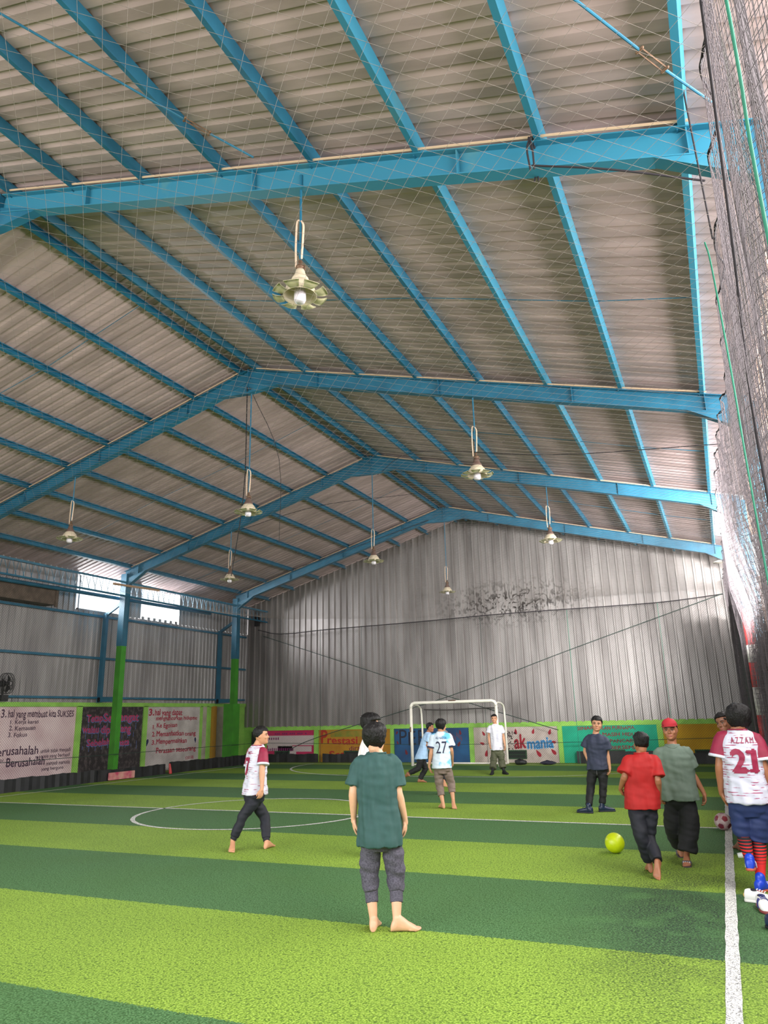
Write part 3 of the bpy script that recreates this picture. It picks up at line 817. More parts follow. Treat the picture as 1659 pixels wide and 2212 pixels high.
# left: white with red list
y0 = 19.6
o, rt = mural(frame_left(y0, .0), 22.36-y0, 2.08, mat('white_block_wall', (206, 196, 192), .85, rgb2=(178, 168, 164), scale=2.2), 'white mural with red hand lettering, right of the black mural')
lettering('lettering', [L('3.', 19.69, 19.93, 1.8, .22, .03), L('hal yang dapat', 19.99, 21.37, 1.8, .2, .03), L('menghancurkan hidupmu', 20.05, 22.2, 1.64, .14, .03), L('1.', 19.92, 20.03, 1.36, .15, .03), L('Ke Egoisan', 20.11, 21.13, 1.4, .15, .03),
  L('2.', 19.9, 20.05, 1.12, .15, .03), L('Memanfaatkan', 20.12, 21.5, 1.12, .17, .03), L('orang', 21.58, 22.16, 1.1, .15, .03), L('3.', 19.91, 20.08, .87, .15, .03), L('Mempermainkan', 20.13, 21.68, .87, .17, .03), L('Perasaan seseorang', 20.14, 22.2, .58, .17, .03), L('(2018)', 21.67, 22.1, .31, .1, .02)], rt, RED, o)
drops('paint_drop', [(.08, .93, .24, 2.9), (2.56, .92, .2, 3.3)], rt, NAVY, o)

# far wall murals
F = lambda x0: (lambda s, a, b, z, c, bold=.02: (s, a-x0, z, c, b-a, bold))
HT = 1.15
PINK = mat('magenta_wall', (190, 34, 86), .8, var=.15, scale=2)
x0 = -16.45; f = F(x0)
o, rt = mural(frame_far(x0), -14.34-x0, HT, PINK, 'magenta mural with a pale banner, beside the corner doorway on the far wall')
dabs('pale_banner', [(1.05, .78, 2.1, .36), (.6, .5, 1.1, .2), (1.25, .47, 1.5, .2), (.95, .27, .75, .2)], rt, mat('pale_banner_paint', (196, 180, 178), .85), o, .003)
random.seed(3)
dabs('lettering', [(.12+.1*k, .85, .05, .1*(.7+.3*random.random())) for k in range(5)]+[(.1+.083*k, .45, .045, .13*(.6+.4*random.random())) for k in range(14)]+[(.75+.07*k, .26, .04, .09) for k in range(6)]+[(.3+.085*k, 1.03, .05, .06) for k in range(18) if k % 4], rt, mat('plum_lettering', (120, 30, 90), .8), o, .006)
x0 = -14.13; f = F(x0)
o, rt = mural(frame_far(x0), -11.18-x0, HT, mat('ochre_wall', (188, 136, 28), .8, rgb2=(168, 112, 20), scale=1.5), 'ochre yellow mural with large red lettering, behind the boy in the green shirt')
dabs('green_band', [(1.5, 1.0, 2.0, .22)], rt, mat('olive_band', (120, 128, 40), .8, rgb2=(160, 128, 40), scale=3), o, .003)
lettering('lettering', [f('P', -14.03, -13.78, .66, .46, .03), f('restasi', -13.76, -12.52, .64, .28, .03), f('Sep', -13.68, -12.98, .16, .26, .04)], rt, mat('brick_red_lettering', (168, 44, 24), .8), o)
lettering('lettering', [f('diraih', -12.86, -12.2, .41, .17, .012)], rt, MAR, o)
x0 = -11.03; f = F(x0)
o, rt = mural(frame_far(x0), -8.2-x0, HT, mat('blue_wall', (34, 92, 140), .8, rgb2=(24, 60, 100), scale=1.2), 'blue mural with dark outlined letters, behind the goal and the two boys in pale blue')
lettering('lettering', [f('P', -10.83, -10.54, .58, .52, .0), f('E', -10.48, -10.2, .58, .5, .0), f('R', -10.1, -9.78, .58, .5, .0)], rt, mat('ink_blue_lettering', (22, 26, 48), .8), o)
drops('paint_drop', [(.1, 1.0, .14, 2.6), (.12, .68, .14, .4), (.45, .35, .2, .3), (.95, .32, .22, -.2), (2.0, .62, .2, .5), (2.45, .62, .2, -.5), (2.5, 1.0, .18, .2)], rt, mat('dark_red_drop', (110, 24, 40), .8), o)
dabs('scribble', [(2.1+.055*k, .78+.05*((k*3) % 4), .02, .14) for k in range(9)], rt, mat('rust_scribble', (120, 56, 56), .8), o, .004)
x0 = -8.04; f = F(x0)
o, rt = mural(frame_far(x0), -5.15-x0, HT, mat('whitewashed_wall', (206, 192, 184), .85, rgb2=(176, 160, 152), scale=2.4), 'whitewashed mural with red and blue letters and red drops, behind the goalkeeper')
lettering('lettering', [f('ak', -6.63, -6.24, .46, .44, .04)], rt, CRIM, o)
SKY = mat('sky_blue_lettering', (72, 158, 214), .8)
lettering('lettering', [f('mania', -6.19, -5.32, .46, .36, .05)], rt, SKY, o)
lettering('lettering', [f('mania', -6.17, -5.34, .47, .35, .012)], Matrix.Translation(Vector((0, -.003, 0))) @ rt, mat('steel_blue_lettering', (50, 110, 160), .8), o)
drops('paint_drop', [(.35, .95, .17, .5), (.28, .62, .18, 1.2), (.42, .3, .22, -.2), (.55, .68, .2, 0), (1.48, 1.0, .2, 0), (2.08, 1.0, .18, -.3), (2.63, .98, .2, -.3), (2.72, .65, .18, 1.4), (2.2, .3, .26, .6), (2.7, .35, .24, .7)], rt, CRIM, o)
drops('splatter', [(1.15+.33*random.random(), .42+.6*random.random(), .03+.07*random.random(), 6*random.random()) for k in range(46)], rt, mat('dark_splatter', (70, 56, 56), .85), o)
x0 = -5.0; f = F(x0)
o, rt = mural(frame_far(x0), -2.05-x0, HT, mat('teal_wall', (22, 172, 136), .8, rgb2=(16, 148, 116), scale=1.5), 'teal mural with red capital letters, behind the man in the navy shirt')
REDB = mat('brown_red_lettering', (138, 38, 46), .8)
lettering('lettering', [f('SINAR', -4.5, -3.98, 1.02, .11, .025), f('ULAN PURNAMA.', -3.82, -2.7, 1.02, .11, .025), f('MASIH', -3.72, -3.19, .82, .11, .025), f('HIDUP', -3.1, -2.62, .82, .11, .025), f('PANCARO', -3.5, -2.66, .62, .11, .025), f('BERSEMA', -3.51, -2.66, .42, .11, .025), f('AMAL', -3.21, -2.76, .2, .11, .025)], rt, REDB, o)
x0 = -1.88
o, rt = mural(frame_far(x0), .55-x0, HT+.03, mat('mustard_wall', (204, 160, 24), .8, rgb2=(184, 138, 16), scale=1.5), 'plain mustard yellow wall panel, rightmost on the far wall')
# vents in the far wall
M_VENT = mat('dark_vent', (12, 26, 20), .7)
M_VFR = mat('mossy_vent_frame', (44, 84, 52), .8, var=.4, scale=10)
for x, lab in ((-15.74, 'dark vent hole with a mossy frame in the magenta mural'), (-12.73, 'dark vent hole in the yellow lettered mural'), (-9.6, 'dark vent hole in the blue mural behind the goal'), (-6.56, 'dark green vent hole under the letters of the whitewashed mural'), (-3.4, 'dark vent hole in the teal mural'), (-.7, 'dark vent hole in the plain mustard panel')):
    t = thing('wall_vent', lab, 'vent', (x, 25.21, .26), 'vents of the far wall')
    bm = bmesh.new()
    for s in (-1, 1): box(bm, (0, 0, .125*s), (.66, .06, .035)); box(bm, (.315*s, 0, 0), (.035, .06, .22))
    obj('frame', bm, M_VFR, t)
    bm = bmesh.new(); box(bm, (0, .012, 0), (.6, .02, .22)); obj('opening', bm, M_VENT, t)
    bm = bmesh.new(); box(bm, (0, -.004, .0), (.6, .02, .014)); obj('bar', bm, M_VFR, t)

# ================================================================ goal
t = thing('futsal_goal', 'white futsal goal with rounded corners at the far end', 'goal', (-8.15, 23.45, 0))
gw, gh, r = 1.47, 2.0, .05
bm = bmesh.new(); tube(bm, [(-gw, 0, .0), (-gw, 0, gh-.16)], r, 14, caps=False); obj('post', bm, M_WHITE, t, True)
bm = bmesh.new(); tube(bm, [(gw, 0, .0), (gw, 0, gh-.16)], r, 14, caps=False); obj('post', bm, M_WHITE, t, True)
bm = bmesh.new(); tube(bm, [(-gw, 0, gh-.17), (-gw+.01, 0, gh-.09), (-gw+.05, 0, gh-.03), (-gw+.13, 0, gh), (0, 0, gh), (gw-.13, 0, gh), (gw-.05, 0, gh-.03), (gw-.01, 0, gh-.09), (gw, 0, gh-.17)], r, 14, 1, caps=False); obj('crossbar', bm, M_WHITE, t, True)
for s in (-1, 1):
    bm = bmesh.new(); tube(bm, [(s*gw, .03, gh-.08), (s*gw, .3, gh-.06), (s*gw, .75, gh-.12), (s*gw, .95, gh-.4), (s*gw, 1.0, .03)], .032, 10, 3); obj('back_frame', bm, M_WHITE, t, True)
    bm = bmesh.new(); tube(bm, [(s*gw, .0, .03), (s*gw, 1.0, .03)], .025, 8); obj('side_bar', bm, M_WHITE, t, True)
bm = bmesh.new(); tube(bm, [(-gw, 1.0, .03), (gw, 1.0, .03)], .025, 8); obj('ground_bar', bm, M_WHITE, t, True)
bm = bmesh.new(); tube(bm, [(-1.3, .8, gh-.22), (-.5, .8, gh-.25), (.4, .8, gh-.23), (1.3, .8, gh-.22)], .02, 7, 6); obj('rolled_net', bm, M_NETD, t)
bm = bmesh.new(); tube(bm, [(-.12, 0, gh+.01), (0, 0, gh+.012), (.12, 0, gh+.01)], .046, 10); box(bm, (-1.49, -.03, 1.15), (.05, .06, .16)); obj('worn_patch', bm, M_STEEL, t)
# bags by the wall
def lump(name, loc, r, m, label, cat, seed=0):
    bm = bmesh.new()
    bmesh.ops.create_icosphere(bm, subdivisions=4, radius=1)
    for v in bm.verts:
        k = 1+.22*noise.noise(v.co*1.7+Vector((seed, 0, 0)))
        v.co = Vector((v.co.x*r[0]*k, v.co.y*r[1]*k, max(-.98, v.co.z)*r[2]*k+r[2]*.95))
    tube(bm, [(-r[0]*.4, 0, r[2]*1.7), (-r[0]*.1, -.02, r[2]*2.2), (r[0]*.35, 0, r[2]*1.6)], .012, 6, 4)
    return tag(obj(name, bm, m, smooth=True, loc=loc), label, cat)
lump('sports_bag', (-6.2, 24.2, 0), (.2, .12, .09), M_BLACK, 'small black bag lying right of the goal', 'bag', 1)
lump('shoe_bag', (-5.35, 24.35, 0), (.24, .1, .06), mat('dark_blue_cloth', (34, 32, 50), .8), 'flat dark blue bag lying by the wall below the red letters', 'bag', 5)
# ================================================================ fan on the left wall
t = thing('wall_fan', 'black caged fan on the block wall at the left edge', 'fan', (-17.15, 13.86, 2.66))
FR = .27
MF = Matrix.Rotation(R(90), 4, 'Y') @ Matrix.Rotation(R(-20), 4, 'X')
bm = bmesh.new()
for rr_, zz in ((FR, 0), (FR*.98, .07), (FR*.98, -.07), (FR*.6, .1), (FR*.25, .11)):
    tube(bm, [(rr_*math.cos(a*math.pi/16), rr_*math.sin(a*math.pi/16), zz) for a in range(33)], .007, 6, caps=False)
for k in range(28):
    a = 2*math.pi*k/28; c, s = math.cos(a), math.sin(a)
    tube(bm, [(.05*c, .05*s, .11), (FR*.6*c, FR*.6*s, .1), (FR*.98*c, FR*.98*s, .06), (FR*c, FR*s, 0), (FR*.98*c, FR*.98*s, -.06), (.05*c, .05*s, -.1)], .003, 4)
bm.transform(MF); obj('cage', bm, M_BLACK, t)
bm = bmesh.new()
for k in range(3):
    a = 2*math.pi*k/3+.5
    v = []
    for i in range(6):
        s_ = i/5
        rad_ = .04+.19*s_
        for w in (-.5, .5):
            an = a+w*(.5+.7*math.sin(s_*2.4))
            v.append(bm.verts.new((rad_*math.cos(an), rad_*math.sin(an), .03*w)))
    for i in range(5): bm.faces.new((v[2*i], v[2*i+1], v[2*i+3], v[2*i+2]))
bmesh.ops.solidify(bm, geom=list(bm.faces), thickness=.004)
bm.transform(MF); obj('blades', bm, M_BLACK, t)
bm = bmesh.new(); lathe(bm, [(0, .06), (.04, .06), (.05, .03), (.05, -.03), (.08, -.06), (.08, -.2), (.05, -.24), (0, -.24)], 20); bm.transform(MF); obj('motor', bm, M_BLACK, t, True)
bm = bmesh.new(); box(bm, (-.12, .02, -.37), (.18, .2, .16)); tube(bm, [(-.12, 0, -.34), (-.12, 0, -.1)], .03, 10); obj('stand', bm, M_BLACK, t)
# ================================================================ right hand side things
vs = []; bm = bmesh.new()
for k in range(61):
    y = 17.5+7.1*k/60
    x = .49+.018*math.sin(y*5.1)+.01*math.sin(y*13)
    vs.append([bm.verts.new((x+dx, y, z)) for dx, z in ((.015, 0), (0, 4.3+.05*math.sin(y*2)), (.03, 4.3+.05*math.sin(y*2)), (.045, 0))])
for a, b in zip(vs, vs[1:]):
    for i in range(4): bm.faces.new((a[i], b[i], b[(i+1) % 4], a[(i+1) % 4]))
bmesh.ops.recalc_face_normals(bm, faces=bm.faces)
tag(obj('side_curtain', bm, mat('dark_green_curtain', (24, 40, 36), .75, var=.4, scale=5, stretch=(1, 3, .3)), smooth=True), 'dark green curtain hanging between the striped pole and the far wall', 'curtain')
t = thing('striped_pole', 'red and white striped pole behind the right side net', 'pole', (.66, 17.1, 0))
WH = mat('white_pole_paint', (226, 222, 216), .5); RD = mat('red_pole_paint', (206, 36, 34), .5)
z0 = 0
for z1, m, nm in ((.4, RD, 'red_band'), (.9, WH, 'white_band'), (1.45, RD, 'red_band'), (2.0, WH, 'white_band'), (2.5, RD, 'red_band'), (2.85, WH, 'white_band'), (3.6, RD, 'red_band'), (5.4, M_BLUE, 'blue_upper_length')):
    bm = bmesh.new(); tube(bm, [(0, 0, z0), (0, 0, z1)], .11, 20, caps=False); obj(nm, bm, m, t, True); z0 = z1
bm = bmesh.new(); tube(bm, [(1.12, 7.7, 0), (1.1, 7.7, 4), (1.12, 7.7, 8.1)], [.09, .08, .07], 10, 4); tag(obj('timber_post', bm, mat('weathered_timber', (186, 150, 118), .85, var=.4, scale=5, stretch=(3, 3, .4)), smooth=True), 'weathered timber post standing outside the right side net', 'post')

def ball_obj(loc, r, m, seam, label, patches=None):
    t = thing('football', label, 'ball', loc)
    bm = bmesh.new(); bmesh.ops.create_icosphere(bm, subdivisions=5, radius=r)
    # pressed seams along the icosahedron's edges
    ico = bmesh.new(); bmesh.ops.create_icosphere(ico, subdivisions=1, radius=1)
    cs = [v.co.normalized() for v in ico.verts]; ico.free()
    for v in bm.verts:
        d = sorted(((v.co.normalized()-c).length for c in cs))
        if abs(d[1]-d[0]) < .05: v.co *= .988
    obj('cover', bm, m, t, True)
    bm = bmesh.new()
    for c in cs:
        if patches is None: break
        ref = Vector((0, 0, 1)) if abs(c.z) < .9 else Vector((1, 0, 0))
        a = c.cross(ref).normalized(); b = c.cross(a)
        ring = []
        for k in range(24):
            an = 2*math.pi*k/24; rd_ = .40*(1-.16*abs(math.sin(2.5*an)))
            ring.append((c+a*math.cos(an)*rd_+b*math.sin(an)*rd_).normalized()*r*1.004)
        ctr = bm.verts.new(c*r*1.006); vs = [bm.verts.new(p) for p in ring]
        mid = [bm.verts.new((Vector(p)+c*r*1.0).normalized()*r*1.006) for p in ring]
        for k in range(24):
            bm.faces.new((ctr, mid[k], mid[(k+1) % 24])); bm.faces.new((mid[k], vs[k], vs[(k+1) % 24], mid[(k+1) % 24]))
    if patches: obj('panel', bm, patches, t, True)
    else: bm.free()
    return t
ball_obj((-1.4, 9.6, .112), .112, mat('neon_yellow_leather', (196, 214, 20), .38, rgb2=(176, 190, 12), scale=6), None, 'neon yellow football rolling near the boy in the red shirt')
ball_obj((-.24, 11.72, .112), .112, mat('worn_white_leather', (186, 172, 170), .45, rgb2=(150, 120, 120), scale=9), None, 'worn white and red football on the right touch line by the halfway line', mat('worn_red_panel', (128, 34, 44), .45, rgb2=(96, 40, 60), scale=14))
# bottle lying behind the bare foot
t = thing('water_bottle', 'small white and green bottle lying on the turf behind the bare foot', 'bottle', (-.02, 9.72, .03))
bm = bmesh.new(); lathe(bm, [(0, -.075), (.028, -.075), (.03, -.06), (.03, .04), (.015, .07), (.013, .085), (0, .085)], 16); bm.transform(Matrix.Rotation(R(80), 4, 'Y')); obj('body', bm, mat('white_plastic', (226, 232, 228), .3), t, True)
bm = bmesh.new(); lathe(bm, [(.031, -.02), (.031, .02)], 16); bm.transform(Matrix.Rotation(R(80), 4, 'Y')); obj('label', bm, mat('green_label', (40, 110, 84), .5), t, True)
bm = bmesh.new(); lathe(bm, [(.016, .07), (.016, .09), (0, .092)], 12); bm.transform(Matrix.Rotation(R(80), 4, 'Y')); obj('cap', bm, mat('green_cap', (30, 90, 70), .5), t, True)

t = thing('flood_light', 'small white lamp under the right end of the last roof frame', 'lamp', (.42, 23.5, 5.78))
bm = bmesh.new(); lathe(bm, [(0, .1), (.05, .1), (.07, .05), (.2, 0), (.2, -.02), (.06, .02), (0, .03)], 24); obj('shade', bm, M_WHITE, t, True)
bm = bmesh.new(); tube(bm, [(0, 0, .1), (0, -.15, .28)], .012, 8); obj('bracket', bm, M_STEEL, t)
bm = bmesh.new(); box(bm, (-16.95, 25.12, 5.55), (.22, .1, .62)); tag(obj('dark_board', bm, M_BLACK), 'dark upright board high in the far left corner', 'board')
# ================================================================ people
P = {}
P['green']=dict(base=(-2.676,5.843),yaw=24,H=1.570,J={'hc':(-0.023,-0.010,0.704),'nk':(-0.039,-0.018,1.314),'hL':(-0.097,-0.044,0.704),'sL':(-0.162,-0.073,1.251),'hR':(0.052,0.023,0.704),'sR':(0.084,0.037,1.251),'hd':(-0.048,-0.022,1.432),'kL':(-0.112,-0.029,0.375),'aL':(-0.058,-0.089,0.075),'tL':(-0.103,0.048,0.000),'kR':(0.081,0.058,0.370),'aR':(0.120,-0.042,0.075),'tR':(0.225,0.010,0.000),'eL':(-0.214,-0.118,0.986),'wL':(-0.231,-0.071,0.810),'fL':(-0.232,-0.049,0.645),'eR':(0.133,0.038,0.970),'wR':(0.154,0.102,0.786),'fR':(0.145,0.131,0.634)})
P['seven']=dict(base=(-5.853,8.626),yaw=-21,H=1.540,J={'hc':(0.036,0.024,0.656),'nk':(0.054,0.037,1.267),'hL':(-0.039,0.053,0.656),'sL':(-0.070,0.084,1.206),'hR':(0.111,-0.004,0.656),'sR':(0.178,-0.011,1.206),'hd':(0.090,0.061,1.398),'kL':(0.115,0.157,0.358),'aL':(0.223,0.046,0.080),'tL':(0.174,0.414,0.000),'kR':(-0.040,-0.107,0.408),'aR':(-0.145,-0.178,0.120),'tR':(-0.025,-0.377,0.010),'eL':(-0.093,0.093,0.927),'wL':(-0.083,0.220,0.705),'fL':(-0.116,0.319,0.565),'eR':(0.215,-0.082,0.914),'wR':(0.251,-0.130,0.743),'fR':(0.241,-0.161,0.600)})
P['twenty']=dict(base=(-4.791,13.220),yaw=20,H=1.550,J={'hc':(-0.048,-0.018,0.708),'nk':(-0.048,-0.017,1.297),'hL':(-0.124,-0.045,0.708),'sL':(-0.173,-0.063,1.235),'hR':(0.027,0.010,0.708),'sR':(0.078,0.028,1.235),'hd':(-0.038,-0.014,1.407),'kL':(-0.132,0.005,0.427),'aL':(-0.030,-0.101,0.080),'tL':(-0.194,0.094,0.000),'kR':(0.062,0.108,0.421),'aR':(0.128,0.004,0.134),'tR':(0.296,-0.352,0.010),'eL':(-0.232,-0.106,0.881),'wL':(-0.273,-0.089,0.712),'fL':(-0.266,-0.054,0.566),'eR':(0.133,0.048,0.880),'wR':(0.089,0.160,0.777),'fR':(0.076,0.262,0.690)})
P['runner']=dict(base=(-7.080,17.778),yaw=-59,H=1.500,J={'hc':(0.032,0.013,0.617),'nk':(0.202,0.080,1.176),'hL':(-0.008,0.080,0.617),'sL':(0.135,0.191,1.116),'hR':(0.072,-0.054,0.617),'sR':(0.268,-0.030,1.116),'hd':(0.249,0.099,1.304),'kL':(0.049,0.156,0.280),'aL':(-0.088,0.102,0.044),'tL':(0.049,0.156,-0.013),'kR':(-0.068,-0.110,0.299),'aR':(-0.261,-0.187,0.217),'tR':(-0.433,-0.080,0.120),'eL':(0.199,0.216,0.871),'wL':(0.326,0.267,0.813),'fL':(0.392,0.293,0.844),'eR':(0.193,-0.060,0.861),'wR':(0.324,-0.062,0.752),'fR':(0.405,-0.084,0.731)})
P['keeper']=dict(base=(-5.918,20.609),yaw=196,H=1.580,J={'hc':(0.002,0.001,0.629),'nk':(-0.011,-0.003,1.306),'hL':(0.081,0.023,0.629),'sL':(0.119,0.034,1.243),'hR':(-0.076,-0.022,0.629),'sR':(-0.142,-0.041,1.243),'hd':(-0.025,-0.007,1.463),'kL':(0.112,0.001,0.313),'aL':(0.167,-0.065,0.090),'tL':(0.255,-0.126,0.000),'kR':(-0.106,-0.062,0.317),'aR':(-0.090,-0.256,0.090),'tR':(-0.090,-0.322,0.000),'eL':(0.198,0.078,0.906),'wL':(0.224,0.033,0.736),'fL':(0.243,-0.014,0.629),'eR':(-0.205,-0.038,0.938),'wR':(-0.176,-0.082,0.768),'fR':(-0.156,-0.128,0.660)})
P['navy']=dict(base=(-2.176,13.372),yaw=182,H=1.600,J={'hc':(0.065,0.011,0.673),'nk':(0.088,0.014,1.220),'hL':(0.148,0.014,0.673),'sL':(0.226,0.019,1.147),'hR':(-0.018,0.008,0.673),'sR':(-0.050,0.010,1.164),'hd':(0.122,0.020,1.396),'kL':(0.131,-0.020,0.374),'aL':(0.095,-0.074,0.090),'tL':(0.240,-0.005,0.000),'kR':(-0.072,-0.032,0.372),'aR':(-0.086,-0.306,0.090),'tR':(-0.173,-0.284,0.000),'eL':(0.242,0.042,0.887),'wL':(0.265,0.005,0.689),'fL':(0.263,-0.036,0.545),'eR':(-0.115,0.019,0.971),'wR':(-0.054,-0.052,0.765),'fR':(-0.004,-0.125,0.608)})
P['red']=dict(base=(-0.915,8.611),yaw=21,H=1.420,J={'hc':(-0.022,-0.002,0.649),'nk':(0.026,0.003,1.163),'hL':(-0.091,-0.029,0.649),'sL':(-0.088,-0.041,1.106),'hR':(0.047,0.024,0.649),'sR':(0.140,0.047,1.106),'hd':(0.037,0.004,1.273),'kL':(-0.056,-0.126,0.403),'aL':(-0.011,-0.002,0.100),'tL':(-0.100,0.395,0.000),'kR':(0.006,0.020,0.385),'aR':(0.092,-0.223,0.135),'tR':(0.072,-0.342,0.000),'eL':(-0.181,-0.111,0.881),'wL':(-0.224,-0.015,0.807),'fL':(-0.233,0.105,0.730),'eR':(0.170,-0.031,0.815),'wR':(0.152,0.068,0.723),'fR':(0.153,0.169,0.639)})
P['sage']=dict(base=(-0.635,9.283),yaw=186,H=1.520,J={'hc':(0.035,0.002,0.665),'nk':(0.024,0.002,1.217),'hL':(0.113,0.011,0.665),'sL':(0.154,0.015,1.156),'hR':(-0.044,-0.006,0.665),'sR':(-0.106,-0.012,1.156),'hd':(0.023,0.002,1.383),'kL':(0.100,-0.040,0.371),'aL':(0.038,-0.107,0.080),'tL':(0.039,-0.206,0.010),'kR':(-0.069,0.043,0.354),'aR':(-0.043,0.301,0.120),'tR':(-0.075,0.525,-0.000),'eL':(0.214,0.070,0.846),'wL':(0.292,0.055,0.703),'fL':(0.300,0.035,0.581),'eR':(-0.159,0.034,0.915),'wR':(-0.174,-0.017,0.711),'fR':(-0.165,-0.066,0.590)})
P['azzam']=dict(base=(0.063,8.208),yaw=2,H=1.660,J={'hc':(0.018,-0.000,0.755),'nk':(0.012,-0.000,1.403),'hL':(-0.068,-0.003,0.755),'sL':(-0.131,-0.005,1.345),'hR':(0.104,0.003,0.755),'sR':(0.155,0.005,1.328),'hd':(0.039,-0.000,1.502),'kL':(-0.069,0.047,0.386),'aL':(-0.047,-0.203,0.252),'tL':(0.003,0.464,0.020),'kR':(0.056,0.063,0.373),'aR':(0.019,-0.159,0.090),'tR':(0.122,-0.019,0.000),'eL':(-0.200,-0.025,1.031),'wL':(-0.211,0.036,0.826),'fL':(-0.182,0.095,0.677),'eR':(0.205,-0.016,0.983),'wR':(0.234,0.044,0.788),'fR':(0.224,0.104,0.646)})
P['peeker']=dict(base=(-0.023,10.291),yaw=120,H=1.600,J={'hc':(0.037,0.000,0.617),'nk':(0.045,0.000,1.267),'hL':(0.078,-0.072,0.617),'sL':(0.114,-0.119,1.203),'hR':(-0.005,0.072,0.617),'sR':(-0.024,0.119,1.203),'hd':(-0.018,-0.000,1.436),'kL':(0.067,-0.072,0.312),'aL':(0.050,-0.244,0.080),'tL':(-0.085,-0.025,0.000),'kR':(-0.004,0.072,0.317),'aR':(-0.026,-0.136,0.080),'tR':(-0.169,0.317,0.000),'eL':(0.098,-0.119,0.963),'wL':(0.047,-0.119,0.701),'fL':(0.003,-0.119,0.571),'eR':(0.048,0.119,0.947),'wR':(0.032,0.119,0.679),'fR':(0.015,0.119,0.563)})
P['pale']=dict(base=(-4.187,8.779),yaw=-50,H=1.620,J={'hc':(0.001,0.001,0.696),'nk':(-0.004,-0.002,1.349),'hL':(-0.053,0.065,0.696),'sL':(-0.094,0.105,1.284),'hR':(0.055,-0.064,0.696),'sR':(0.085,-0.109,1.284),'hd':(0.022,0.011,1.503),'kL':(-0.030,0.076,0.320),'aL':(0.100,-0.181,0.080),'tL':(0.032,0.107,-0.000),'kR':(0.010,-0.086,0.343),'aR':(0.051,-0.195,0.080),'tR':(0.022,0.007,0.000),'eL':(-0.025,0.137,0.999),'wL':(0.009,0.154,0.803),'fL':(0.028,0.163,0.692),'eR':(0.007,-0.146,1.018),'wR':(0.061,-0.120,0.827),'fR':(0.085,-0.109,0.719)})
P['hidden']=dict(base=(-5.698,15.333),yaw=75,H=1.480,J={'hc':(0.074,0.028,0.698),'nk':(0.090,0.034,1.300),'hL':(0.055,-0.047,0.698),'sL':(0.057,-0.089,1.241),'hR':(0.094,0.102,0.698),'sR':(0.123,0.156,1.241),'hd':(0.087,0.032,1.333),'kL':(0.012,-0.009,0.404),'aL':(-0.004,0.020,0.080),'tL':(-0.183,0.440,0.000),'kR':(0.015,0.179,0.390),'aR':(0.132,-0.076,0.246),'tR':(0.295,-0.351,0.120),'eL':(0.012,-0.106,0.985),'wL':(0.013,-0.106,0.780),'fL':(0.017,-0.104,0.660),'eR':(0.143,0.164,0.973),'wR':(0.125,0.157,0.766),'fR':(0.111,0.152,0.644)})

SKIN = {'tan': mat('tan_skin', (196, 142, 108), .5, var=.12, scale=14), 'fair': mat('fair_skin', (212, 162, 132), .5, var=.1, scale=14), 'brown': mat('brown_skin', (160, 104, 74), .5, var=.12, scale=14), 'deep': mat('deep_skin', (140, 90, 66), .5, var=.12, scale=14)}
M_HAIR = mat('black_hair', (16, 13, 14), .5, spec=.3, bump=.6, scale=120, stretch=(1, 1, .35))
M_EYEW = mat('eye_white', (176, 160, 152), .35)
M_IRIS = mat('dark_iris', (30, 18, 14), .25)
M_BROW = mat('dark_brow', (34, 24, 22), .7)
M_LIP = mat('lip', (172, 98, 90), .5)
M_BLACKC = mat('black_cloth', (17, 17, 21), .75, var=.3, scale=30)
M_NAVYT = mat('dark_navy_cloth', (18, 20, 33), .75, var=.3, scale=24)

def jersey_mat(name, base, stripe, thr=.6):
    m = mat(name, base, .6)
    n, l = m.node_tree.nodes, m.node_tree.links
    b = n['Principled BSDF']
    tc = n.new('ShaderNodeTexCoord')
    def nz(stretch, scale, d=2):
        mp = n.new('ShaderNodeMapping'); mp.inputs['Scale'].default_value = stretch; l.new(tc.outputs['Object'], mp.inputs[0])
        z = n.new('ShaderNodeTexNoise'); z.inputs['Scale'].default_value = scale; z.inputs['Detail'].default_value = d; l.new(mp.outputs[0], z.inputs['Vector']); return z.outputs[0]
    def mr(v, a, c):
        x = n.new('ShaderNodeMapRange'); x.inputs[1].default_value = a; x.inputs[2].default_value = c; l.new(v, x.inputs[0]); return x.outputs[0]
    wv = n.new('ShaderNodeTexWave'); wv.bands_direction = 'Z'; wv.inputs['Scale'].default_value = 14; wv.inputs['Distortion'].default_value = .6
    l.new(tc.outputs['Object'], wv.inputs[0])
    a = mr(nz((5, 5, 30), 2.0), thr-.05, thr)
    c = n.new('ShaderNodeMath'); c.operation = 'MULTIPLY'; l.new(a, c.inputs[0]); l.new(mr(wv.outputs['Fac'], .62, .7), c.inputs[1])
    mx = n.new('ShaderNodeMix'); mx.data_type = 'RGBA'; l.new(c.outputs[0], mx.inputs[0]); mx.inputs[6].default_value = lin(*base); mx.inputs[7].default_value = lin(*stripe)
    l.new(mx.outputs[2], b.inputs['Base Color'])
    return m

def V3(p): return Vector(p)
def fold(me, amp, seed=0.0, sc=(11, 11, 2.6), amp2=None, dirs=None):
    """cloth creases: push the surface along its normals with stretched noise"""
    off = Vector((seed*3.1, seed*1.7, seed))
    n = len(me.vertices)
    co = np.empty(n*3, np.float32); me.vertices.foreach_get('co', co); co = co.reshape(-1, 3)
    no = np.array([v.normal[:] for v in me.vertices], np.float32)
    a2 = amp*.5 if amp2 is None else amp2
    d = np.empty(n, np.float32)
    for i in range(n):
        x, y, z = co[i]
        d[i] = amp*noise.noise(Vector((x*sc[0]+z*1.5, y*sc[1], z*sc[2]))+off)+a2*noise.noise(Vector((x*9+z*13, y*9-z*9, z*16))+off*2)
    me.vertices.foreach_set('co', (co+no*d[:, None]).ravel())
    me.update()

